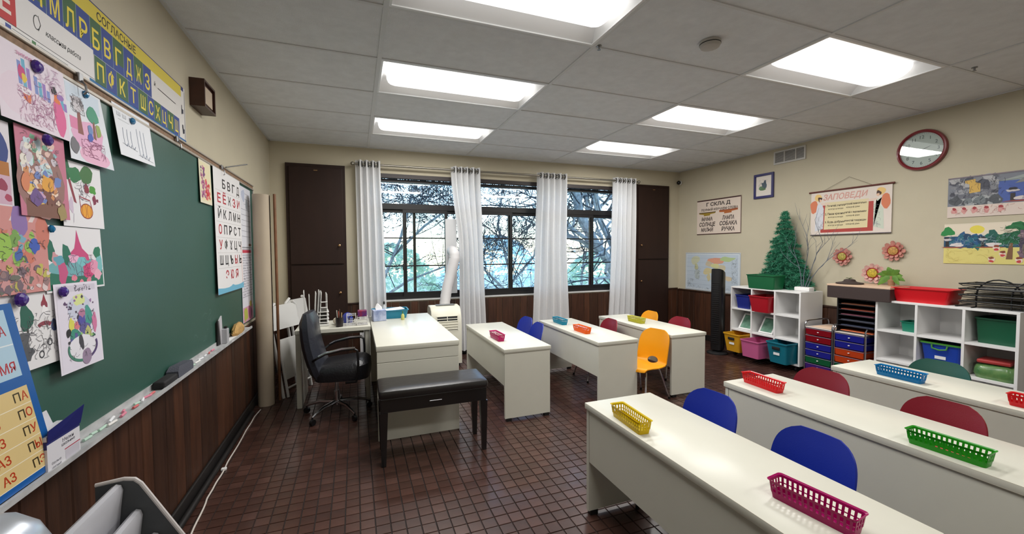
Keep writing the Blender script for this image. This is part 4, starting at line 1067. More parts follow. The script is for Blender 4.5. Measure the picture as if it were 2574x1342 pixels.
for k, y in enumerate((1.836, 2.65, 3.42)):
    b = MB(); b.rbox(.022, .03, y-.012, y+.012, 1.935, 1.965, .002, 1); b.tube([(.03, y, 1.94), (.04, y, 1.925), (.042, y, 1.905), (.034, y, 1.895)], .0035, 6)
    tag(b.build('map_hook', steel_m), ('metal map hook on the chalkboard rail above the drawings', 'metal map hook on the rail below the alphabet banner end', 'metal map hook on the rail above the letter chart')[k], 'hook', 'map hooks')
tag(MB().tube([(.03,3.50,1.965), (.12,3.70,2.03)], .004, 6).build('pointer_stick', blackp_m), 'thin dark stick poking up from the chalkboard rail', 'stick')

# ---- alphabet banner
t, p = sheet('alphabet_banner', 'blue and yellow alphabet banner above the chalkboard', 'banner', 'L', 1.28, 1.968, 1.555, .30, .006, paper=(214, 210, 206))
X = lambda y: (y-1.28)/1.555
Z = lambda z: (z-1.968)/.30
p.rect(0, .93, X(2.815), 1, (40, 48, 110)); p.rect(0, .80, X(2.78), .985, (208, 188, 60)); p.rect(0, 0, 1, .055, (20, 96, 160))
p.text('СОГЛАСНЫЕ', X(2.14), .89, .030, (24, 22, 20), .29, .015)
cols = [(38, 62, 136), (52, 92, 56)]
tops = [(1.60, 'Н'), (1.68, 'Й'), (1.761, 'М'), (1.84, 'Л'), (1.909, 'Р'), (1.988, 'Б'), (2.058, 'В'), (2.137, 'Г'), (2.216, 'Д'), (2.301, 'Ж'), (2.383, 'З')]
for k, (y, c) in enumerate(tops):
    x0 = X(y-.039); x1 = X((tops[k+1][0] if k+1 < len(tops) else 2.462)-.039)
    p.rect(x0, Z(2.08), x1, .80, cols[k % 2]); p.rect(x0, Z(2.08), x1, Z(2.115), (34, 62, 140)); p.line([(x0, Z(2.08)), (x0, .80)], .0018, (150, 170, 160))
    p.text(c, (x0+x1)/2, Z(2.14), .068, (228, 206, 62), .046, .012)
bots = [(2.004, 'П'), (2.076, 'Ф'), (2.152, 'К'), (2.239, 'Т'), (2.327, 'Ш'), (2.413, 'С'), (2.479, 'Х'), (2.554, 'Ц'), (2.624, 'Ч'), (2.705, 'Щ')]
for k, (y, c) in enumerate(bots):
    x0 = X(y-.036); x1 = X((bots[k+1][0] if k+1 < len(bots) else 2.777)-.036)
    p.rect(x0, .055, x1, Z(2.08), cols[(k+1) % 2]); p.rect(x0, .055, x1, Z(2.01), (34, 62, 140) if k % 2 else (48, 90, 60)); p.line([(x0, .055), (x0, Z(2.08))], .0018, (150, 170, 160))
    p.text(c, (x0+x1)/2, Z(2.030), .060, (228, 206, 62), .044, .012)
p.line([(X(1.96), Z(2.08)), (X(2.42), Z(2.08))], .002, (170, 180, 170))
p.text('й', X(2.46), Z(2.16), .02, (30, 30, 30)); p.line([(X(2.49), Z(2.15)), (X(2.70), Z(2.145))], .003, (40, 40, 40))
p.text('Ь', X(2.795), Z(2.14), .05, (50, 50, 66), .03, .01); p.text('Ъ', X(2.80), Z(2.035), .05, (50, 50, 66), .034, .01)
p.line([(X(2.82), 0), (X(2.825), .93)], .003, (60, 60, 80))
p.build(t)
# white sign strip with red letter
t, p = sheet('sign_strip', 'white handwriting strip below the banner with a red letter block', 'sign', 'L', 1.28, 1.966, .675, .125, .010, paper=(222, 219, 219))
p.rect(.30, .02, .455, 1.0, (186, 30, 34)); p.text('Е', .40, .62, .06, (226, 214, 206), .04, .02)
p.rect(0, 0, 1, .045, (30, 30, 34)); p.rect(.0, .045, 1, .17, (228, 226, 226)); p.line([(0,.19),(1,.17)], .002, (50,50,56))
p.rect(.395, .045, .425, .14, (44, 70, 150)); p.rect(.54, .045, .565, .13, (66, 120, 70)); p.line([(.43,.1),(.53,.09)], .0016, (60,60,60)); p.line([(.57,.09),(.78,.08)], .0016, (60,60,60))
p.arc(.575, .62, .018, .16, 1.2, 5.4, .0028, (24,24,26)); p.line([(.585,.8),(.60,.62),(.585,.45)], .0028, (24,24,26))
p.text('классная работа', .76, .52, .017, (24,24,26), .17, .008, -.01, .25)
p.rect(.955, .0, 1.0, .14, (30, 110, 160))
p.build(t)
# ---- magnets
def magnet(col, y, z, r, off, label):
    m = M('gem_%d_%d_%d' % col, col, .12, coat=.6)
    tag(MB().lathe([(r*.86,0),(r,r*.18),(r*.92,r*.5),(r*.55,r*.78),(r*.12,r*.86)], n=10).build('magnet', m, None, False, (off, y, z), E_LEFT), label, 'magnet', 'gem magnets')
PUR, CYA = (66, 34, 130), (16, 110, 160)

# ---- children's drawings
PINK, MAG, TEALc, GRN, DGR, BRN, GRY, BLK, VIO, BLU, ORA, YEL, LBL, RED, CRM = (226,150,188), (196,60,120), (60,140,140), (40,120,80), (24,88,66), (128,84,78), (120,120,124), (44,42,46), (120,100,170), (60,90,170), (224,120,60), (222,190,60), (150,190,210), (180,40,60), (222,210,200)
def drawing(label, a, z, w, h, off, seed, tilt=.02, rot=0, corner=None, paper=(230, 226, 232)):
    return sheet('childs_drawing', label, 'drawing', 'L', a, z, w, h, off, tilt, rot, paper, group='drawings on the chalkboard', corner=corner, seed=seed)
# 1 city and pink coat, top left
t, p = drawing('pink and blue drawing of a skyline and snow at the top left of the chalkboard', 1.47, 1.715, .275, .212, .026, 1, -.05)
p.rect(.0,.0,1,1,(226,214,226)); p.blob(.5,.38,.48,.34,(226,208,222),16,.06)
for k,(x,h_) in enumerate(((.28,.30),(.34,.36),(.40,.28),(.50,.24),(.56,.20),(.62,.22),(.68,.16),(.90,.16),(.95,.12))): p.rect(x,.52-k*.012,x+.05,.52-k*.012+h_,((120,140,200),(100,170,200),(150,120,190))[k%3])
p.blob(.33,.68,.05,.10,MAG,10,.1); p.blob(.36,.62,.035,.06,YEL); p.blob(.38,.40,.06,.09,ORA); p.blob(.37,.46,.07,.05,(236,230,236)); p.blob(.86,.30,.10,.26,(220,96,150),14,.1); p.blob(.84,.56,.05,.08,ORA); p.blob(.80,.66,.05,.06,BLK); p.blob(.90,.60,.06,.05,(150,110,180))
p.scrib(.25,.05,.8,.5,120,.0011,(176,110,150),4,.09); p.scrib(.5,.6,.95,.95,34,.0011,(180,130,170),4,.14); p.text('зима', .38, .92, .012, (200,120,160), .06); p.build(t)
# 2 trees and pink ground
t, p = drawing('drawing of a brown tree with a green crown on pink ground', 1.752, 1.665, .225, .26, .018, 2, -.06, 0, [(0,.0),(1.13,.02),(.94,1),(0.02,1)], (222,226,234))
p.rect(.06,.72,.88,.96,(206,218,232)); p.blob(.5,.36,.42,.2,(226,172,204),14,.1); p.blob(.62,.12,.40,.12,(232,180,206),14,.06); p.rect(.08,.4,.3,.55,(220,130,170))
p.poly([(.24,.36),(.38,.36),(.34,.66),(.28,.70)],(140,84,76)); p.blob(.30,.74,.15,.10,(206,200,206)); p.scrib(.14,.62,.46,.84,60,.0012,(90,84,90),4,.1)
p.blob(.66,.68,.16,.11,(70,150,120),14,.16); p.poly([(.63,.38),(.70,.36),(.69,.60),(.66,.60)],(136,92,70)); p.blob(.78,.5,.07,.09,(150,170,90)); p.blob(.56,.45,.06,.09,(110,140,190)); p.blob(.54,.36,.07,.06,(60,90,180)); p.blob(.12,.18,.10,.10,(110,108,114),14,.08)
p.scrib(.3,.1,.9,.32,40,.0013,(150,80,120),4,.2); p.build(t)
# writing sheet
t, p = sheet('writing_sheet', 'white handwriting practice sheet with pen strokes hung from the rail', 'worksheet', 'L', 2.04, 1.742, .305, .205, .018, -.10, 0, (228,230,236), corner=[(.03,.0),(1.0,.04),(1.02,1),(0,.98)], seed=3)
p.text('Ш Ш', .20, .80, .016, (120,124,134), .07); p.line([(.1,.70),(.38,.70)],.0014,(130,134,140))
for x in (.18,.28,.38): p.line([(x,.56),(x-.01,.40),(x+.0,.24),(x+.05,.22),(x+.08,.28)],.0035,(86,100,128)); 
for x in (.56,.66,.76): p.line([(x,.68),(x,.45),(x+.01,.16),(x+.06,.12),(x+.10,.2)],.0035,(96,110,138))
p.line([(.12,.25),(.5,.20)],.0016,(70,74,84)); p.line([(.52,.14),(.95,.10)],.0016,(70,74,84)); p.build(t)
# 3 crowd painting
t, p = drawing('crowded multicoloured print with purple surround under the purple magnet', 1.535, 1.465, .205, .25, .022, 4, -.03, 0, None, (206,130,152))
p.rect(0,0,1,1,(196,116,140)); p.blob(.45,.42,.46,.46,(150,110,104),18,.05); p.rect(.1,.0,.9,.2,(126,84,70))
p.confetti(.06,.45,.8,.95,46,.03,.085,[(200,220,226),(160,200,210),(206,196,206),(120,170,140),(226,190,180),(180,140,170),(232,226,214)])
p.confetti(.08,.15,.85,.55,40,.04,.10,[(206,140,90),(226,190,100),(110,160,150),(110,130,190),(200,160,190),(236,210,190),(120,74,64)]); p.blob(.55,.40,.13,.10,(224,160,60)); p.blob(.3,.22,.12,.10,(110,80,140)); p.blob(.12,.38,.09,.1,(214,130,90)); p.blob(.82,.08,.1,.1,(160,140,90))
p.scrib(.1,.15,.85,.95,50,.0011,(84,70,84),4,.1); p.build(t)
# 4 green trees and orange cart
t, p = drawing('drawing of dark green trees above a small orange pumpkin-like cart', 1.725, 1.447, .225, .215, .015, 5, -.03, 0, None, (230,228,232))
p.blob(.14,.84,.10,.16,(30,98,60),12,.14); p.blob(.33,.80,.16,.12,(44,118,70),14,.14); p.blob(.62,.84,.17,.14,(64,112,60),14,.12); p.blob(.75,.62,.09,.07,(70,150,50)); p.poly([(.17,.70),(.22,.72),(.33,.36),(.27,.38)],(140,50,66)); p.blob(.60,.62,.06,.08,(140,44,60)); p.blob(.78,.46,.05,.08,(130,40,70)); p.blob(.86,.46,.03,.03,(120,30,60))
p.blob(.56,.26,.15,.11,(232,160,40),16,.05); p.arc(.56,.26,.15,.115,0,6.3,.0035,(150,60,40),24); p.line([(.42,.30),(.40,.48),(.66,.44),(.70,.30)],.004,(160,40,60)); p.arc(.5,.26,.05,.11,0,6.3,.0018,(150,70,30)); p.arc(.62,.26,.05,.11,0,6.3,.0018,(150,70,30))
p.blob(.2,.32,.05,.12,(206,190,210)); p.scrib(.3,.42,.7,.72,26,.0012,(90,80,96),4,.12); p.line([(.24,.2),(.22,.06)],.0014,(160,150,170)); p.build(t)
# 5 collage
t, p = drawing('busy red, green and yellow collage at the left edge of the chalkboard', 1.43, 1.25, .205, .235, .024, 6, -.02, 0, None, (214,150,150))
p.rect(0,0,1,1,(206,140,136)); 
for k in range(4): p.poly([(.45+.17*k,1),(.53+.17*k,1),(.40+.17*k,.84),(.32+.17*k,.84)],(222,206,206))
p.blob(.50,.84,.16,.17,(140,110,170),12,.1); p.blob(.92,.72,.14,.2,(202,120,104),12,.05); p.confetti(.0,.35,.75,.75,34,.04,.09,[(120,170,190),(206,120,100),(120,160,80),(150,190,90),(220,220,220),(70,100,170),(90,90,96)])
p.blob(.74,.56,.10,.09,(60,90,180)); p.blob(.20,.55,.16,.14,(150,190,80)); p.confetti(.0,.0,1,.36,46,.03,.08,[(190,180,90),(206,150,150),(110,110,100),(150,120,120),(220,200,200),(120,100,110)]); p.scrib(.05,.05,.95,.75,50,.0012,(74,66,72),4,.1); p.build(t)
# 6 pink dome building
t, p = drawing('drawing of a magenta domed building among teal bushes', 1.628, 1.24, .300, .205, .018, 7, -.03, .0, None, (228,226,230))
p.rect(.02,.03,.98,.30,(38,112,90)); p.blob(.5,.36,.46,.16,(110,170,176),14,.1)
p.poly([(.54,.96),(.58,.78),(.62,.66),(.72,.56),(.74,.46),(.36,.46),(.40,.58),(.48,.66),(.51,.78)],(200,70,124)); p.blob(.1,.62,.07,.16,(30,104,84)); p.blob(.16,.50,.05,.10,(206,150,156)); p.blob(.34,.56,.07,.16,(34,110,88)); p.blob(.90,.58,.07,.12,(40,120,90)); p.blob(.92,.40,.07,.14,(120,186,190))
p.blob(.26,.28,.07,.20,(196,84,130)); p.blob(.22,.48,.08,.07,(96,160,180)); p.blob(.70,.30,.10,.14,(204,70,120)); p.blob(.82,.34,.08,.14,(226,150,180)); p.blob(.88,.22,.07,.09,(230,170,190)); p.blob(.46,.50,.09,.07,(232,176,206)); p.blob(.6,.45,.10,.07,(120,190,196))
for x,y in ((.44,.16),(.56,.07),(.40,.02),(.7,.10)): p.blob(x,y+.03,.045,.055,(222,130,150))
p.scrib(.35,.2,.8,.55,36,.0012,(110,60,100),4,.1); p.build(t)
# 7 monochrome winter
t, p = drawing('mostly uncoloured winter drawing with a dark fir and dark red hat', 1.40, 1.035, .265, .215, .020, 8, -.03, -.01, None, (226,224,226))
p.blob(.54,.68,.10,.17,(40,96,80),12,.12); p.rect(.53,.46,.56,.54,(70,70,66)); p.blob(.82,.82,.05,.07,(140,54,70)); p.poly([(.78,.84),(.86,.84),(.82,.97)],(146,50,64)); p.blob(.82,.74,.05,.07,(238,236,238)); p.blob(.30,.64,.08,.07,(180,110,140)); p.blob(.47,.36,.10,.16,(90,92,96),10,.2); p.blob(.52,.22,.09,.10,(84,86,90),10,.2); p.blob(.95,.52,.05,.09,(60,74,120))
p.arc(.80,.52,.10,.05,.3,2.8,.012,(140,60,76)); p.arc(.86,.30,.035,.045,0,6.3,.004,(60,60,66)); p.arc(.72,.16,.035,.045,0,6.3,.004,(60,60,66)); p.scrib(.35,.10,.97,.72,90,.0013,(96,94,100),4,.10); p.build(t)
# 8 tall doodle card
t, p = drawing('tall doodle card with an oval scene and purple magnet, lowest of the drawings', 1.648, .985, .225, .280, .026, 9, -.04, -.01, None, (226,220,232))
p.rect(.04,.02,.96,.98,(222,216,230)); p.rect(.05,.9,.93,.97,(206,200,214)); p.scrib(.06,.90,.9,.97,26,.002,(60,50,70),3,.06)
p.blob(.5,.72,.26,.14,(200,204,222),16,.06); p.blob(.52,.80,.14,.07,(214,222,150)); p.confetti(.16,.58,.88,.86,26,.012,.028,[(90,60,100),(70,60,80),(150,110,160)])
p.blob(.30,.52,.06,.08,(214,210,90)); p.blob(.42,.50,.06,.06,(214,120,130)); p.blob(.54,.56,.09,.10,(84,80,160)); p.blob(.56,.64,.09,.05,(180,120,150)); p.blob(.70,.58,.09,.14,(70,150,140)); p.blob(.84,.50,.06,.12,(206,120,160)); p.blob(.36,.40,.12,.07,(60,140,120)); p.blob(.60,.45,.12,.08,(96,90,150)); p.blob(.66,.40,.08,.07,(190,190,120)); p.blob(.22,.44,.05,.05,(40,40,40)); p.confetti(.2,.3,.85,.42,14,.02,.04,[(40,90,70),(60,60,66),(150,190,120),(90,90,150)])
p.blob(.5,.24,.32,.14,(226,224,232),18,.03); p.arc(.52,.24,.33,.15,2.8,5.0,.009,(70,130,110),20); p.arc(.52,.24,.33,.15,5.2,6.6,.009,(80,60,110),14); p.blob(.48,.30,.05,.10,(66,64,70),10,.2); p.blob(.58,.12,.11,.10,(150,130,156),14,.05); p.scrib(.2,.1,.85,.66,40,.0012,(80,76,90),4,.1); p.build(t)
# 9 strip at the far left
t, p = drawing('dark blue and orange rounded drawing half cut by the left edge', 1.34, 1.485, .185, .225, .017, 10, -.02, 0, None, (222,216,222))
p.blob(.74,.66,.22,.22,(40,60,130),16,.04); p.rect(.5,.36,.95,.52,(176,110,40)); p.rect(.5,.02,.96,.36,(206,170,190)); p.blob(.8,.24,.1,.07,(150,50,80)); p.blob(.9,.1,.06,.05,(170,60,90)); p.build(t)
magnet(PUR, 1.617, 1.897, .019, .029, 'purple gem magnet at the top of the skyline drawing'); magnet(CYA, 1.868, 1.905, .013, .021, 'small teal magnet on the tree drawing')
magnet(PUR, 1.628, 1.692, .018, .038, 'purple gem magnet on the crowded multicoloured print'); magnet(CYA, 1.653, 1.433, .012, .026, 'blue gem magnet at the corner of the domed building drawing')
magnet(PUR, 1.507, 1.235, .020, .030, 'purple gem magnet at the left edge above the blue card poster'); magnet(PUR, 1.682, 1.24, .017, .030, 'purple gem magnet on the tall doodle card'); magnet(CYA, 2.178, 1.905, .014, .025, 'teal magnet on the handwriting sheet')

# ---- small pattern card, letter chart and reading sheets at the board's far end
t, p = sheet('pattern_card', 'small cream card with purple and red pattern beside the letter chart', 'card', 'L', 2.975, 1.66, .215, .265, .018, -.02, 0, (222,214,190), seed=21)
p.rect(.08,.06,.92,.94,(224,214,176)); p.confetti(.12,.1,.5,.9,36,.03,.07,[(150,70,120),(96,60,110),(190,120,150)]); p.confetti(.45,.08,.85,.6,34,.03,.07,[(196,50,60),(214,110,100),(200,70,110)]); p.build(t)
t, p = sheet('letter_chart', 'large white letter chart with black and red capitals over a blue strip', 'chart', 'L', 3.225, 1.075, .665, .85, .022, -.01, 0, (226,224,224), seed=22)
p.rect(0,0,1,.055,(110,176,204)); p.blob(.3,.06,.3,.018,(226,224,224),14,.2); p.blob(.75,.058,.22,.014,(226,224,224),12,.2)
rows = [' БВГД', 'ЕЁЖЗИ', 'ЙКЛМН', 'ОПРСТ', 'УФХЦЧ', 'ШЩЪЫЬ', ' ЭЮЯ ']; redset = 'АЕЁИОУЫЭЮЯЗ'
for i, r_ in enumerate(rows):
    for j, c in enumerate(r_):
        if c != ' ': p.text(c, .16+.185*j, .895-.125*i, .062, (176,40,54) if c in redset else (52,50,52), .075, .02)
    if i < 6: p.line([(.04,.83-.125*i),(.97,.83-.125*i)],.0016,(176,172,172))
p.rect(.94,.05,.96,.4,(226,190,190)); p.build(t)
t, p = sheet('reading_sheet', 'pale reading sheet with ruled lines, above the table sheet beside the letter chart', 'worksheet', 'L', 3.90, 1.40, .36, .50, .018, 0, 0, (214,214,222), seed=23)
for k in range(9): p.line([(.35 if k < 3 else .1,.9-.09*k),(.92,.895-.09*k)],.003,(120,120,134))
p.blob(.3,.86,.16,.1,(180,186,206)); p.blob(.62,.72,.12,.09,(160,166,176)); p.rect(.7,.02,.95,.06,(130,90,60)); p.build(t)
t, p = sheet('reading_sheet', 'tall sheet with ruled letter rows and a pink and green foot beside the paper roll', 'worksheet', 'L', 3.90, .775, .36, .62, .016, 0, 0, (216,214,222), seed=24)
p.rect(.05,.93,.95,.97,(190,60,80)); p.line([(.03,.98),(.97,.98)],.003,(50,46,70)); p.line([(.03,.90),(.97,.90)],.003,(50,46,70))
for k in range(8):
    p.line([(.03,.83-.07*k),(.97,.83-.07*k)],.003,(60,56,80)); p.text(('Аа Бб Вв','Гг Дд Ее','Жж Зз Ии','Кк Лл Мм','Нн Оо Пп','Рр Сс Тт','Уу Фф Хх','Цц Чч Шш')[k], .5, .865-.07*k, .016, (66,64,84), .26)
p.rect(.03,.0,.97,.20,(206,150,170)); p.blob(.28,.10,.18,.09,(176,180,80)); p.blob(.68,.10,.2,.09,(150,80,110)); p.blob(.75,.22,.1,.05,(190,170,90)); p.build(t)

# ---- blue card poster standing on the tray at the left edge
SH = .235
t, p = sheet('syllable_poster', 'blue poster of tan syllable cards standing on the chalk tray', 'poster', 'L', 1.136, .753, .42, .48, .05, -.03, 0, (24, 92, 166), seed=25, rough=.3, corner=[(0,0),(1,0),(1-SH*.48/.42,1),(-SH*.48/.42,1)])
p.rect(.2,.60,.93,.97,(176,206,226)); p.line([(.2,.78),(.93,.78)],.003,(230,236,240)); p.text('МЯ', .84,.66,.026,(176,24,40),.05,.012); p.text('МА', .84,.86,.026,(176,24,40),.05,.012)
p.rect(.2,.04,.94,.54,(222,196,138))
for k, s_ in enumerate(('ПА','ПО','ПУ','ПЫ','ПЭ')):
    y = .49-.10*k; p.line([(.2,y-.05),(.94,y-.05)],.0022,(240,230,206)); p.text(s_[0], .84, y, .024, (66,54,34), .022, .014); p.text(s_[1], .90, y, .024, (186,60,30), .022, .014); p.text('АЗ', .62, y, .024, (186,60,30), .042, .014)
p.v = [(x - SH*y, y, z) for x, y, z in p.v]
p.build(t, mat=GLOSSPRINT)

# ---- tray things: box, eraser, chalk, sponge, marker
t = thing('tissue_carton', 'opened white and navy cardboard carton standing on the chalk tray', 'carton', (.044, 1.585, .7435), PI/2 - .0)
cm = M('carton_white', (214, 212, 218), .5); nv = M('carton_navy', (30, 34, 104), .4)
MB().box(-.075, .07, -.026, .026, 0, .105).build('carton_body', cm, t)
MB().hexa([(-.076,-.0285,.09),(.071,-.0285,.09),(.071,-.0265,.09),(-.076,-.0265,.09),(-.076,-.031,.122),(.078,-.036,.145),(.078,-.0345,.145),(-.076,-.0295,.122)]).build('navy_flap', nv, t)
MB().hexa([(-.075,.0245,.105),(.05,.0245,.105),(.05,.026,.105),(-.075,.026,.105),(-.07,.027,.148),(.03,.027,.152),(.03,.0285,.152),(-.07,.0285,.148)]).build('white_flap', cm, t)
MB().box(-.0765, -.075, -.026, .026, .07, .092).build('side_band', nv, t)
q = Pr(.145, .105, 3); q.rect(.0,.78,1,1,(30,34,104)); q.text('Мелки', .62,.66,.010,(40,40,60),.05,.01); q.text('школьные', .62,.55,.009,(40,40,60),.06,.01); q.rect(.5,.36,1,.39,(170,60,80)); q.rect(.52,.05,.97,.34,(190,186,196)); q.text('белые', .25,.22,.008,(90,90,100),.04); q.text('цветные', .25,.10,.008,(90,90,100),.04)
o = q.build(t, 'carton_print'); o.matrix_local = Matrix(((1,0,0,-.075),(0,0,-1,-.0258),(0,1,0,0),(0,0,0,1)))
t = thing('chalk_eraser', 'dark grey felt chalkboard eraser on the chalk tray', 'eraser', (.044, 2.42, .7435))
MB().rbox(-.024, .024, -.15, .0, .0, .034, .008, 3).build('black_block', M('eraser_black', (26, 24, 26), .8), t, True)
b = MB(); b.loft([[(x, y, z) for x, y, z in ((-.026,.002,.0),(.027,.002,.0),(.027,.19,.0),(-.026,.20,.0))], [(-.024,.0,.04),(.025,.0,.04),(.025,.20,.036),(-.024,.21,.036)], [(-.02,.03,.06),(.02,.03,.06),(.02,.2,.05),(-.02,.2,.05)]]); b.build('felt_pad', M('felt_grey', (74, 76, 86), .95, bump=.3, bscale=220), t, True)
rr = random.Random(12); cc = [(214,130,150), (230,228,226), (226,226,230), (180,206,190), (206,110,110), (228,224,220)]
cn = ('pink', 'white', 'whitish', 'pale green', 'coral', 'ivory')
for k in range(18):
    y = 1.75 + .042*k if k < 12 else 2.68 + .075*(k-12); c = rr.randrange(6); L = rr.uniform(.025, .06)
    ordi = ('first', 'second', 'third', 'fourth', 'fifth', 'sixth', 'seventh', 'eighth', 'ninth', 'tenth', 'eleventh', 'twelfth')
    tag(MB().tube([(0,-L/2,0), (0,L/2,0)], .0048, 8).build('chalk_stick', M('chalk_%d' % c, cc[c], .9), None, True, (rr.uniform(.03, .052), y, .7485), (0, 0, rr.uniform(-.3, .3))),
        cn[c] + (' chalk stick on the tray, %s from the carton' % ordi[k] if k < 12 else ' chalk stick on the tray, %s beyond the eraser' % ordi[k-12]), 'chalk', 'chalk sticks on the tray')
t = thing('marker_holder', 'grey holder with a curved back at the far end of the chalk tray', 'holder', (.042, 3.27, .7435))
MB().rbox(-.02, .022, -.01, .035, 0, .10, .004).build('cup', M('holder_grey', (176, 176, 180), .4), t)
MB().hexa([(-.015,-.02,.0),(-.010,-.02,.0),(-.010,.02,.0),(-.015,.02,.0),(-.015,-.06,.165),(-.008,-.06,.165),(-.008,-.005,.19),(-.015,-.005,.19)]).build('back_plate', M('holder_pale', (196, 194, 198), .5), t)
MB().rbox(.0, .016, .0, .025, .101, .115, .002).build('black_cap', blackp_m, t)
MB().box(-.022, -.0155, -.07, .012, 0, .16).build('dark_backing', black_m, t)
t = thing('sponge', 'crumpled tan sponge cloth at the end of the chalk tray', 'sponge', (.042, 3.62, .7435))
b = MB(); rings = []
for z, s_ in ((0, .8), (.02, 1.0), (.05, .95), (.075, .6), (.085, .2)):
    rings.append([(.03*s_*math.cos(a)*(1+rr.uniform(-.15, .15)), .13*s_*math.sin(a)*(1+rr.uniform(-.15, .15)), z + (rr.uniform(-.006, .006) if z else 0)) for a in [2*PI*k/16 for k in range(16)]])
b.loft(rings); b.build('cloth', M('sponge_tan', (206, 164, 100), .9, noise=.25, scale=30, bump=.3, bscale=120), t, True)
tag(MB().box(-.02, .03, -.11, .1, 0, .0015).build('paper_scrap', paper_m, None, False, (.042, 3.43, .7437), (0, 0, .05)), 'crumpled white paper scrap before the tan sponge', 'paper')

# ---- right wall
def rsheet(name, label, cat, yl, z, w, h, **k): return sheet(name, label, cat, 'R', yl, z, w, h, **k)
t, p = rsheet('word_poster', 'white word poster with dark rails left of the framed picture', 'poster', 4.925, 1.58, .775, .515, off=.006, paper=(216,200,186), seed=31)
p.rect(0,.965,1,1,(66,36,34)); p.rect(0,0,1,.022,(66,36,34)); p.rect(.985,0,1,1,(110,90,84))
p.text('Г СКЛА Д', .50, .86, .050, (40,32,30), .42, .03); p.text('ПОЛНЫЙ ИЗУЧАЕМ СЛОВА', .52, .71, .032, (50,40,36), .64, .03)
p.poly([(.05,.63),(.45,.645),(.44,.60),(.32,.58),(.32,.545),(.17,.535),(.17,.575),(.06,.60)],(150,124,40)); p.rect(.05,.622,.45,.642,(70,50,40)); p.poly([(.53,.65),(.93,.68),(.93,.63),(.80,.61),(.80,.57),(.64,.56),(.64,.60),(.53,.61)],(172,96,44)); p.rect(.53,.648,.93,.668,(130,60,40))
for x, wl_ in ((.25, ('МАМА','СОЛНЦЕ','МАЛЫЙ')), (.73, ('ЛАМПА','СОБАКА','РУЧКА'))):
    for k, s_ in enumerate(wl_): p.text(s_, x, .45-.155*k, .056, (44,34,32), (.26,.38,.28)[k]*.775, .03, 0, .12)
p.build(t)
t, p = rsheet('world_map', 'pale blue world map poster beside the dark cabinet', 'map', 5.15, .735, 1.0, .575, off=.005, paper=(196,204,212), seed=32)
p.rect(.012,.02,.988,.98,(206,214,220)); p.rect(.03,.05,.97,.95,(186,198,210))
p.blob(.2,.80,.08,.12,(196,198,170)); p.blob(.22,.62,.04,.08,(190,190,150)); p.blob(.24,.42,.05,.14,(180,190,190),12,.2); p.blob(.46,.72,.06,.08,(196,184,160)); p.blob(.44,.52,.075,.10,(206,194,150),12,.2); p.blob(.46,.36,.035,.10,(200,190,150)); p.blob(.60,.80,.15,.08,(216,156,130),14,.15); p.blob(.58,.66,.08,.07,(206,204,150)); p.blob(.78,.84,.12,.06,(176,196,140),14,.2); p.blob(.70,.62,.06,.08,(200,190,160)); p.blob(.80,.36,.07,.06,(206,190,160))
p.scrib(.05,.05,.95,.12,60,.002,(110,116,120),3,.03); p.scrib(.86,.15,.95,.85,70,.002,(130,136,138),3,.04); p.scrib(.05,.1,.2,.3,30,.002,(120,126,130),3,.04); p.scrib(.18,.3,.3,.7,30,.002,(120,126,126),3,.04)
for k in range(1,8): p.line([(.03,.05+.115*k),(.97,.05+.115*k)],.0012,(160,172,186))
p.line([(.012,.98),(.988,.98),(.988,.02),(.012,.02),(.012,.98)],.003,(96,104,116)); p.build(t, mat=GLOSSPRINT)
# framed picture
t = thing('framed_picture', 'small picture in a navy blue frame below the vent', 'picture', (RW, 3.962, 2.012)); t.rotation_euler = E_RIGHT
w_, h2 = .272, .313
fm = M('navy_frame', (42, 40, 96), .4)
for x0, x1, y0, y1 in ((0,w_,0,.03),(0,w_,h2-.03,h2),(0,.028,.03,h2-.03),(w_-.028,w_,.03,h2-.03)): MB().rbox(x0, x1, y0, y1, .001, .02, .002, 1).build('frame_rail', fm, t)
MB().box(.02, w_-.02, .02, h2-.02, .002, .008).build('mat_board', M('mat_cream', (222, 214, 204), .7), t)
p = Pr(w_, h2, 5); p.z = .0085; p.blob(.52,.52,.13,.16,(76,92,104),12,.2); p.blob(.56,.64,.05,.09,(66,80,96)); p.blob(.36,.42,.1,.08,(96,128,96)); p.blob(.46,.36,.14,.05,(90,120,80)); p.scrib(.25,.3,.7,.75,30,.0015,(60,76,70),4,.1); p.build(t)
# hanging scroll
t, p = rsheet('hanging_scroll', 'hanging scroll with a red bordered text panel and two robed figures', 'scroll', 3.228, 1.515, .765, .48, off=.012, paper=(218,206,196), seed=33)
MB().cyl((-.02, .483, .004), (.785, .483, .004), .009, 10).build('top_rod', M('scroll_rod', (92, 40, 32), .5), t, True)
MB().cyl((.0, .0, .003), (.765, .0, .003), .005, 8).build('bottom_rod', M('scroll_rod2', (92, 84, 90), .5), t, True)
MB().tube([(.13,.488,.004), (.385,.605,.002), (.60,.488,.004)], .0015, 5).build('hanging_cord', M('cord_brown', (90, 74, 60), .7), t)
p.rect(.14,.05,.80,.68,(172,62,56)); p.poly([(.15,.68),(.80,.68),(.775,.13),(.19,.12)],(172,62,56)); p.poly([(.20,.74),(.745,.74),(.735,.13),(.185,.12)],(216,202,160))
p.text('ЗАПОВЕДИ', .45,.86,.060,(190,120,110),.42,.02,.0,.2); p.text('ЗАПОВЕДИ', .452,.862,.058,(214,168,156),.41,-.005,.0,.2)
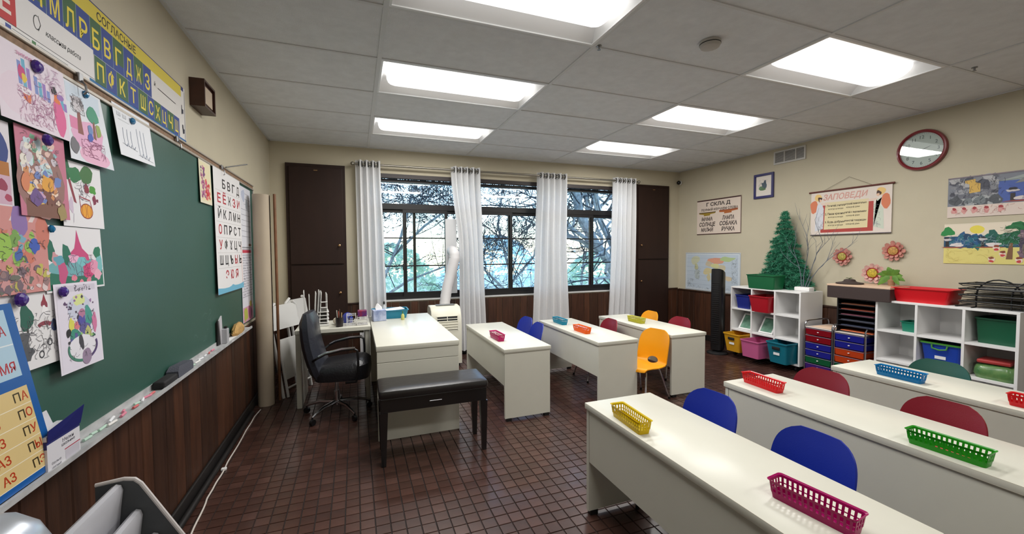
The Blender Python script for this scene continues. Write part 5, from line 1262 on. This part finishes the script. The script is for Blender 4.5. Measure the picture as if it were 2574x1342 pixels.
for k, (l, r_) in enumerate((('1. Почитай учителя','слушай внимательно'),('2. Пиши красиво','читай с выражением'),('3. Будь добрым','помогай товарищам'))):
    y = .66-.185*k; p.text(l, .33, y, .022, (62,54,40), .20, .03); p.text(r_, .59, y+.01, .020, (70,60,44), .20, .03); p.text('всегда и везде', .34, y-.075, .016, (84,74,56), .15, .02); p.text('каждый день', .56, y-.065, .016, (84,74,56), .13, .02)
def figure(x, s_, robe):
    p.blob(x-.075*s_,.66,.055,.15,(208,120,84),14,.08); p.blob(x-.02*s_,.87,.05,.08,(226,190,120),14,.04); p.poly([(x-.03,.70),(x+.03,.74),(x+.06*s_,.60),(x+.055*s_,.14),(x-.06*s_,.08),(x-.05*s_,.5)],robe); p.blob(x+.005*s_,.83,.028,.055,(70,44,34)); p.blob(x+.012*s_,.80,.018,.032,(222,184,158)); p.line([(x+.02*s_,.72),(x+.14*s_,.70)],.016,(222,196,180)); p.scrib(min(x,x+.04*s_)-.02,.12,max(x,x+.04*s_)+.02,.6,22,.0018,(120,120,130),4,.07)
figure(.12, 1, (206,208,216)); figure(.86, -1, (196,204,188)); p.build(t)
# clock
t = thing('wall_clock', 'round wall clock with a dark red rim', 'clock', (RW, 2.25, 2.265)); t.rotation_euler = E_RIGHT
MB().loft([[(r*math.cos(2*PI*k/48), r*math.sin(2*PI*k/48), z) for k in range(48)] for r, z in ((.183,.0),(.186,.02),(.180,.034),(.168,.036),(.158,.026),(.157,.012))], False, False).build('rim', M('clock_red', (118, 24, 34), .3, coat=.4), t, True)
MB().lathe([(.159,0),(.159,.012)], n=48).build('clock_face', M('clock_face', (216, 212, 204), .5), t)
p = Pr(.32, .32, 2); p.z = .0124
for k in range(1, 13):
    a = PI/2 - k*PI/6; p.text(str(k), .5+.37*math.cos(a), .5+.37*math.sin(a), .030, (70, 70, 72))
for k in range(60):
    a = k*PI/30; p.line([(.5+.455*math.cos(a), .5+.455*math.sin(a)), (.5+.475*math.cos(a), .5+.475*math.sin(a))], .0018, (90, 90, 92))
p.build(t, 'numerals', None, (-.16, -.16, 0))
for nm, a, L, w2 in (('hour_hand', math.radians(22), .075, .008), ('minute_hand', math.radians(205), .115, .005)):
    c, s_ = math.cos(a), math.sin(a); MB().prism([(-.015*c+s_*w2/2, -.015*s_-c*w2/2, .0145), (L*c, L*s_, .0145), (-.015*c-s_*w2/2, -.015*s_+c*w2/2, .0145)], (0, 0, .0012)).build(nm, blackp_m, t)
MB().lathe([(.157,.024),(.157,.0255)], n=48).build('glass_cover', GLASS, t)
# two collages
t, p = rsheet('collage_poster', 'grey and blue sea collage poster, upper of the two at the right edge', 'poster', 2.06, 1.625, .90, .345, off=.005, paper=(206,196,186), seed=34)
p.rect(0,.26,1,.97,(120,124,134)); p.rect(.34,.30,1,.80,(70,92,160)); p.confetti(.02,.36,.34,.95,60,.018,.04,[(104,106,116),(150,152,158),(74,76,88),(126,128,134),(170,170,172)]); p.confetti(.02,.30,.36,.45,26,.02,.05,[(112,120,124),(80,84,90),(160,164,166)])
p.poly([(.12,.90),(.19,.92),(.19,.84),(.225,.80),(.225,.60),(.15,.58),(.15,.80),(.12,.84)],(206,168,84)); p.poly([(.34,.80),(.60,.98),(1,1.0),(1,.80),(.7,.78)],(150,158,156)); p.poly([(.44,.72),(.54,.94),(1,.98),(1,.80),(.6,.76)],(126,130,128)); p.line([(.34,.80),(.6,.84),(.8,.98)],.003,(90,110,110))
for x in (.43,.62,.80): p.rect(x-.015,.33,x+.015,.50,(50,44,44)); p.blob(x,.56,.045,.035,(190,184,186)); p.blob(x,.60,.03,.03,(40,38,42)); p.blob(x+.07,.38,.06,.05,(206,196,192)); p.blob(x+.04,.315,.09,.018,(140,64,60))
p.rect(0,.0,1,.28,(212,196,186))
for x in (.03,.10,.17,.25,.34): p.blob(x+.02,.16,.02,.08,(206,150,146)); p.blob(x+.02,.21,.014,.035,(160,54,60))
p.scrib(.02,.32,.38,.95,90,.0014,(60,62,70),4,.05); p.scrib(.4,.35,.98,.75,40,.0014,(50,66,120),4,.06); p.scrib(.02,.06,.5,.26,50,.0012,(170,80,84),4,.03); p.rect(0,.97,1,1,(120,110,120)); p.build(t)
t, p = rsheet('collage_poster', 'beach collage poster with yellow sand and sun, lower of the two at the right edge', 'poster', 2.075, 1.225, .90, .345, off=.005, paper=(216,206,186), seed=35)
p.rect(0,0,1,.42,(214,202,120)); p.rect(0,.40,.52,.72,(20,70,104)); p.rect(0,.68,.52,.98,(222,210,190)); p.blob(.23,.84,.05,.10,(222,206,80),18,.03); p.confetti(.04,.44,.30,.70,26,.02,.05,[(16,60,96),(24,96,120),(30,84,130),(20,100,100)]); p.confetti(.28,.44,.48,.72,18,.025,.05,[(20,90,80),(24,104,92),(14,76,74)])
p.blob(.46,.62,.10,.17,(20,96,62),14,.15); p.blob(.50,.88,.09,.10,(30,110,60),12,.3); p.blob(.03,.80,.05,.12,(34,130,64),12,.3); p.rect(.50,.15,1,.80,(104,86,104)); p.confetti(.50,.14,.98,.8,70,.018,.042,[(120,96,112),(86,72,92),(150,126,136),(110,100,90),(70,60,80)]); p.poly([(.56,.62),(.58,1.0),(.75,1.0),(.75,.62)],(206,166,84)); p.poly([(.42,.12),(.46,.12),(.46,.5),(.44,.5)],(120,84,56))
for x in (.025,.27): p.rect(x-.012,.42,x+.012,.56,(40,38,40)); p.blob(x,.60,.03,.03,(196,190,190)); p.blob(x,.645,.024,.02,(38,38,42)); p.blob(x+.07,.47,.05,.05,(216,208,206)); p.blob(x+.04,.405,.085,.016,(150,80,60))
for x,y in ((.33,.10),(.40,.24),(.36,.38),(.5,.10),(.62,.14)): p.blob(x,y,.022,.075,(226,206,190)); p.blob(x,y+.05,.018,.03,(130,60,40)); p.blob(x,y-.03,.016,.03,(190,60,60))
p.scrib(.04,.44,.5,.72,60,.0014,(150,180,190),4,.05); p.scrib(.5,.15,.98,.8,80,.0014,(60,50,66),4,.05); p.scrib(.02,.03,.34,.38,26,.0012,(186,170,96),4,.06); p.scrib(.38,.5,.54,.95,40,.0014,(14,66,44),4,.05)
p.build(t)
# ================================================================== OUTSIDE
gnd = struct(MB().box(-30, 40, YW+.4, 70, -3.2, -3.0).build('ground', M('lawn', (160, 176, 170), .9, noise=.3, scale=3)))
bark_m = M('bark', (186, 192, 192), .9, noise=.35, scale=12, bump=.3, bscale=20)  # bark paled in place of haze over the backlit limbs
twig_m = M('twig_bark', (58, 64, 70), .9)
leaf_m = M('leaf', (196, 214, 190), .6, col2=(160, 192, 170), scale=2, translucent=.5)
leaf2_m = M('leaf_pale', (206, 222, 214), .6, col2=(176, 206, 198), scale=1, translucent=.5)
def tree(label, base, limbs, seed, nleaf, lm, depth=4, tw=26):
    t = thing('tree', label, 'tree', base, 0, 'trees outside the windows'); r_ = random.Random(seed)
    tb_, wb_, tips = MB(), MB(), []
    def grow(p, d, L, r, lev):
        pts = [p]; q = p; n = 5
        for k in range(n):
            d = (d + Vector((r_.uniform(-.22, .22), r_.uniform(-.22, .22), r_.uniform(-.16, .18)))).normalized(); q = q + d*(L/n); pts.append(q)
        r = max(r, .0065); (tb_ if r > .028 else wb_).tube(pts, [r*(1-.4*k/n) for k in range(n+1)], 6 if r > .028 else 4, cap=False)
        if lev == 0: tips.extend(pts[2:]); return
        for k in range(r_.choice((3, 4, 4))):
            s_ = pts[r_.choice((2, 3, 4, 5))]; nd = (d + Vector((r_.uniform(-1, 1), r_.uniform(-.8, .8), r_.uniform(-.7, .8)))).normalized()
            grow(s_, nd, L*r_.uniform(.52, .74), r*.55, lev-1)
    for pts, r0, r1 in limbs:
        P = [Vector(p) for p in pts]; n = len(P)
        tb_.tube(P, [r0+(r1-r0)*k/(n-1) for k in range(n)], 8)
        for k in range(1, n):
            for _ in range(4 if k > 1 else 1):
                nd = Vector((r_.uniform(-1, 1), r_.uniform(-.7, .7), r_.uniform(-.4, .9))).normalized(); grow(P[k].lerp(P[k-1], r_.random()*.5), nd, 1.5, (r0+(r1-r0)*k/(n-1))*.45, depth-1)
    tb_.build('trunk', bark_m, t, True, fix=False); wb_.build('twigs', twig_m, t, False, fix=False)
    b = MB()
    for _ in range(nleaf):
        p = r_.choice(tips) + Vector((r_.uniform(-.12, .12), r_.uniform(-.12, .12), r_.uniform(-.12, .12)))
        a = Vector((r_.uniform(-1, 1), r_.uniform(-1, 1), r_.uniform(-1, 1))).normalized()*r_.uniform(.03, .055); c = a.orthogonal().normalized()*a.length*.45
        b.add([p-a, p+c, p+a, p-c], [(0,1,2,3)])
    o = b.build('foliage', lm, t, fix=False); o['kind'] = 'stuff'
    return t
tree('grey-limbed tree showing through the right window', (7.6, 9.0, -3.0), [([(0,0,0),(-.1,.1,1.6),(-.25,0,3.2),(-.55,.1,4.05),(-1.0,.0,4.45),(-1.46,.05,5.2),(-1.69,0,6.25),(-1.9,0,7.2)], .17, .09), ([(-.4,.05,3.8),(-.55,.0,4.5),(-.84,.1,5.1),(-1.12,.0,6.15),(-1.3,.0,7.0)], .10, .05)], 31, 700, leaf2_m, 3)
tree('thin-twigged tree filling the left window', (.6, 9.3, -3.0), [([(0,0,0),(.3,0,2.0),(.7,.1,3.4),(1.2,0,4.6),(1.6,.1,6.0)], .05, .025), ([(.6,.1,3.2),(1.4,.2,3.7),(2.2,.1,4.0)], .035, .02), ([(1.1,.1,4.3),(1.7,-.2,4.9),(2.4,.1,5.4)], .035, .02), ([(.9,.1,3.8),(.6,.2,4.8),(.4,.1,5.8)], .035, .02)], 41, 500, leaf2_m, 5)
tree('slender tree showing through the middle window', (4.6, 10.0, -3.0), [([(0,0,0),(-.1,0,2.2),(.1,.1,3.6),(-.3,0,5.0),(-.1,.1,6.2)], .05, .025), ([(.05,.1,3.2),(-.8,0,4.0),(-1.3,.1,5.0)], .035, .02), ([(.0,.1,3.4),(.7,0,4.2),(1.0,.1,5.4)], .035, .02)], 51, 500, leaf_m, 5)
def bush(label, c, rx, ry, rz, n, seed, lm):
    t = thing('bush', label, 'bush', (c[0], c[1], -3.0), 0, 'bushes outside the windows'); r_ = random.Random(seed); b = MB()
    for _ in range(n):
        u, a = r_.uniform(-.2, 1), r_.uniform(0, 2*PI); q = math.sqrt(max(0, 1-u*u))*r_.uniform(.75, 1.02); p = Vector((rx*q*math.cos(a), ry*q*math.sin(a), rz*u))
        d = Vector((r_.uniform(-1, 1), r_.uniform(-1, 1), r_.uniform(-1, 1))).normalized()*r_.uniform(.07, .14); e = d.orthogonal().normalized()*d.length*.5
        b.add([p-d, p+e, p+d, p-e], [(0,1,2,3)])
    o = b.build('foliage', lm, t, fix=False); o['kind'] = 'stuff'
    MB().tube([(0,0,0), (.1,0,rz*.6)], [.08, .03], 6).build('stem', bark_m, t)
    return t
hz1 = M('haze_leaf', (222, 238, 242), .8, col2=(200, 224, 232), scale=.7, translucent=.5)  # leaf colours of the far bushes paled in place of distance haze
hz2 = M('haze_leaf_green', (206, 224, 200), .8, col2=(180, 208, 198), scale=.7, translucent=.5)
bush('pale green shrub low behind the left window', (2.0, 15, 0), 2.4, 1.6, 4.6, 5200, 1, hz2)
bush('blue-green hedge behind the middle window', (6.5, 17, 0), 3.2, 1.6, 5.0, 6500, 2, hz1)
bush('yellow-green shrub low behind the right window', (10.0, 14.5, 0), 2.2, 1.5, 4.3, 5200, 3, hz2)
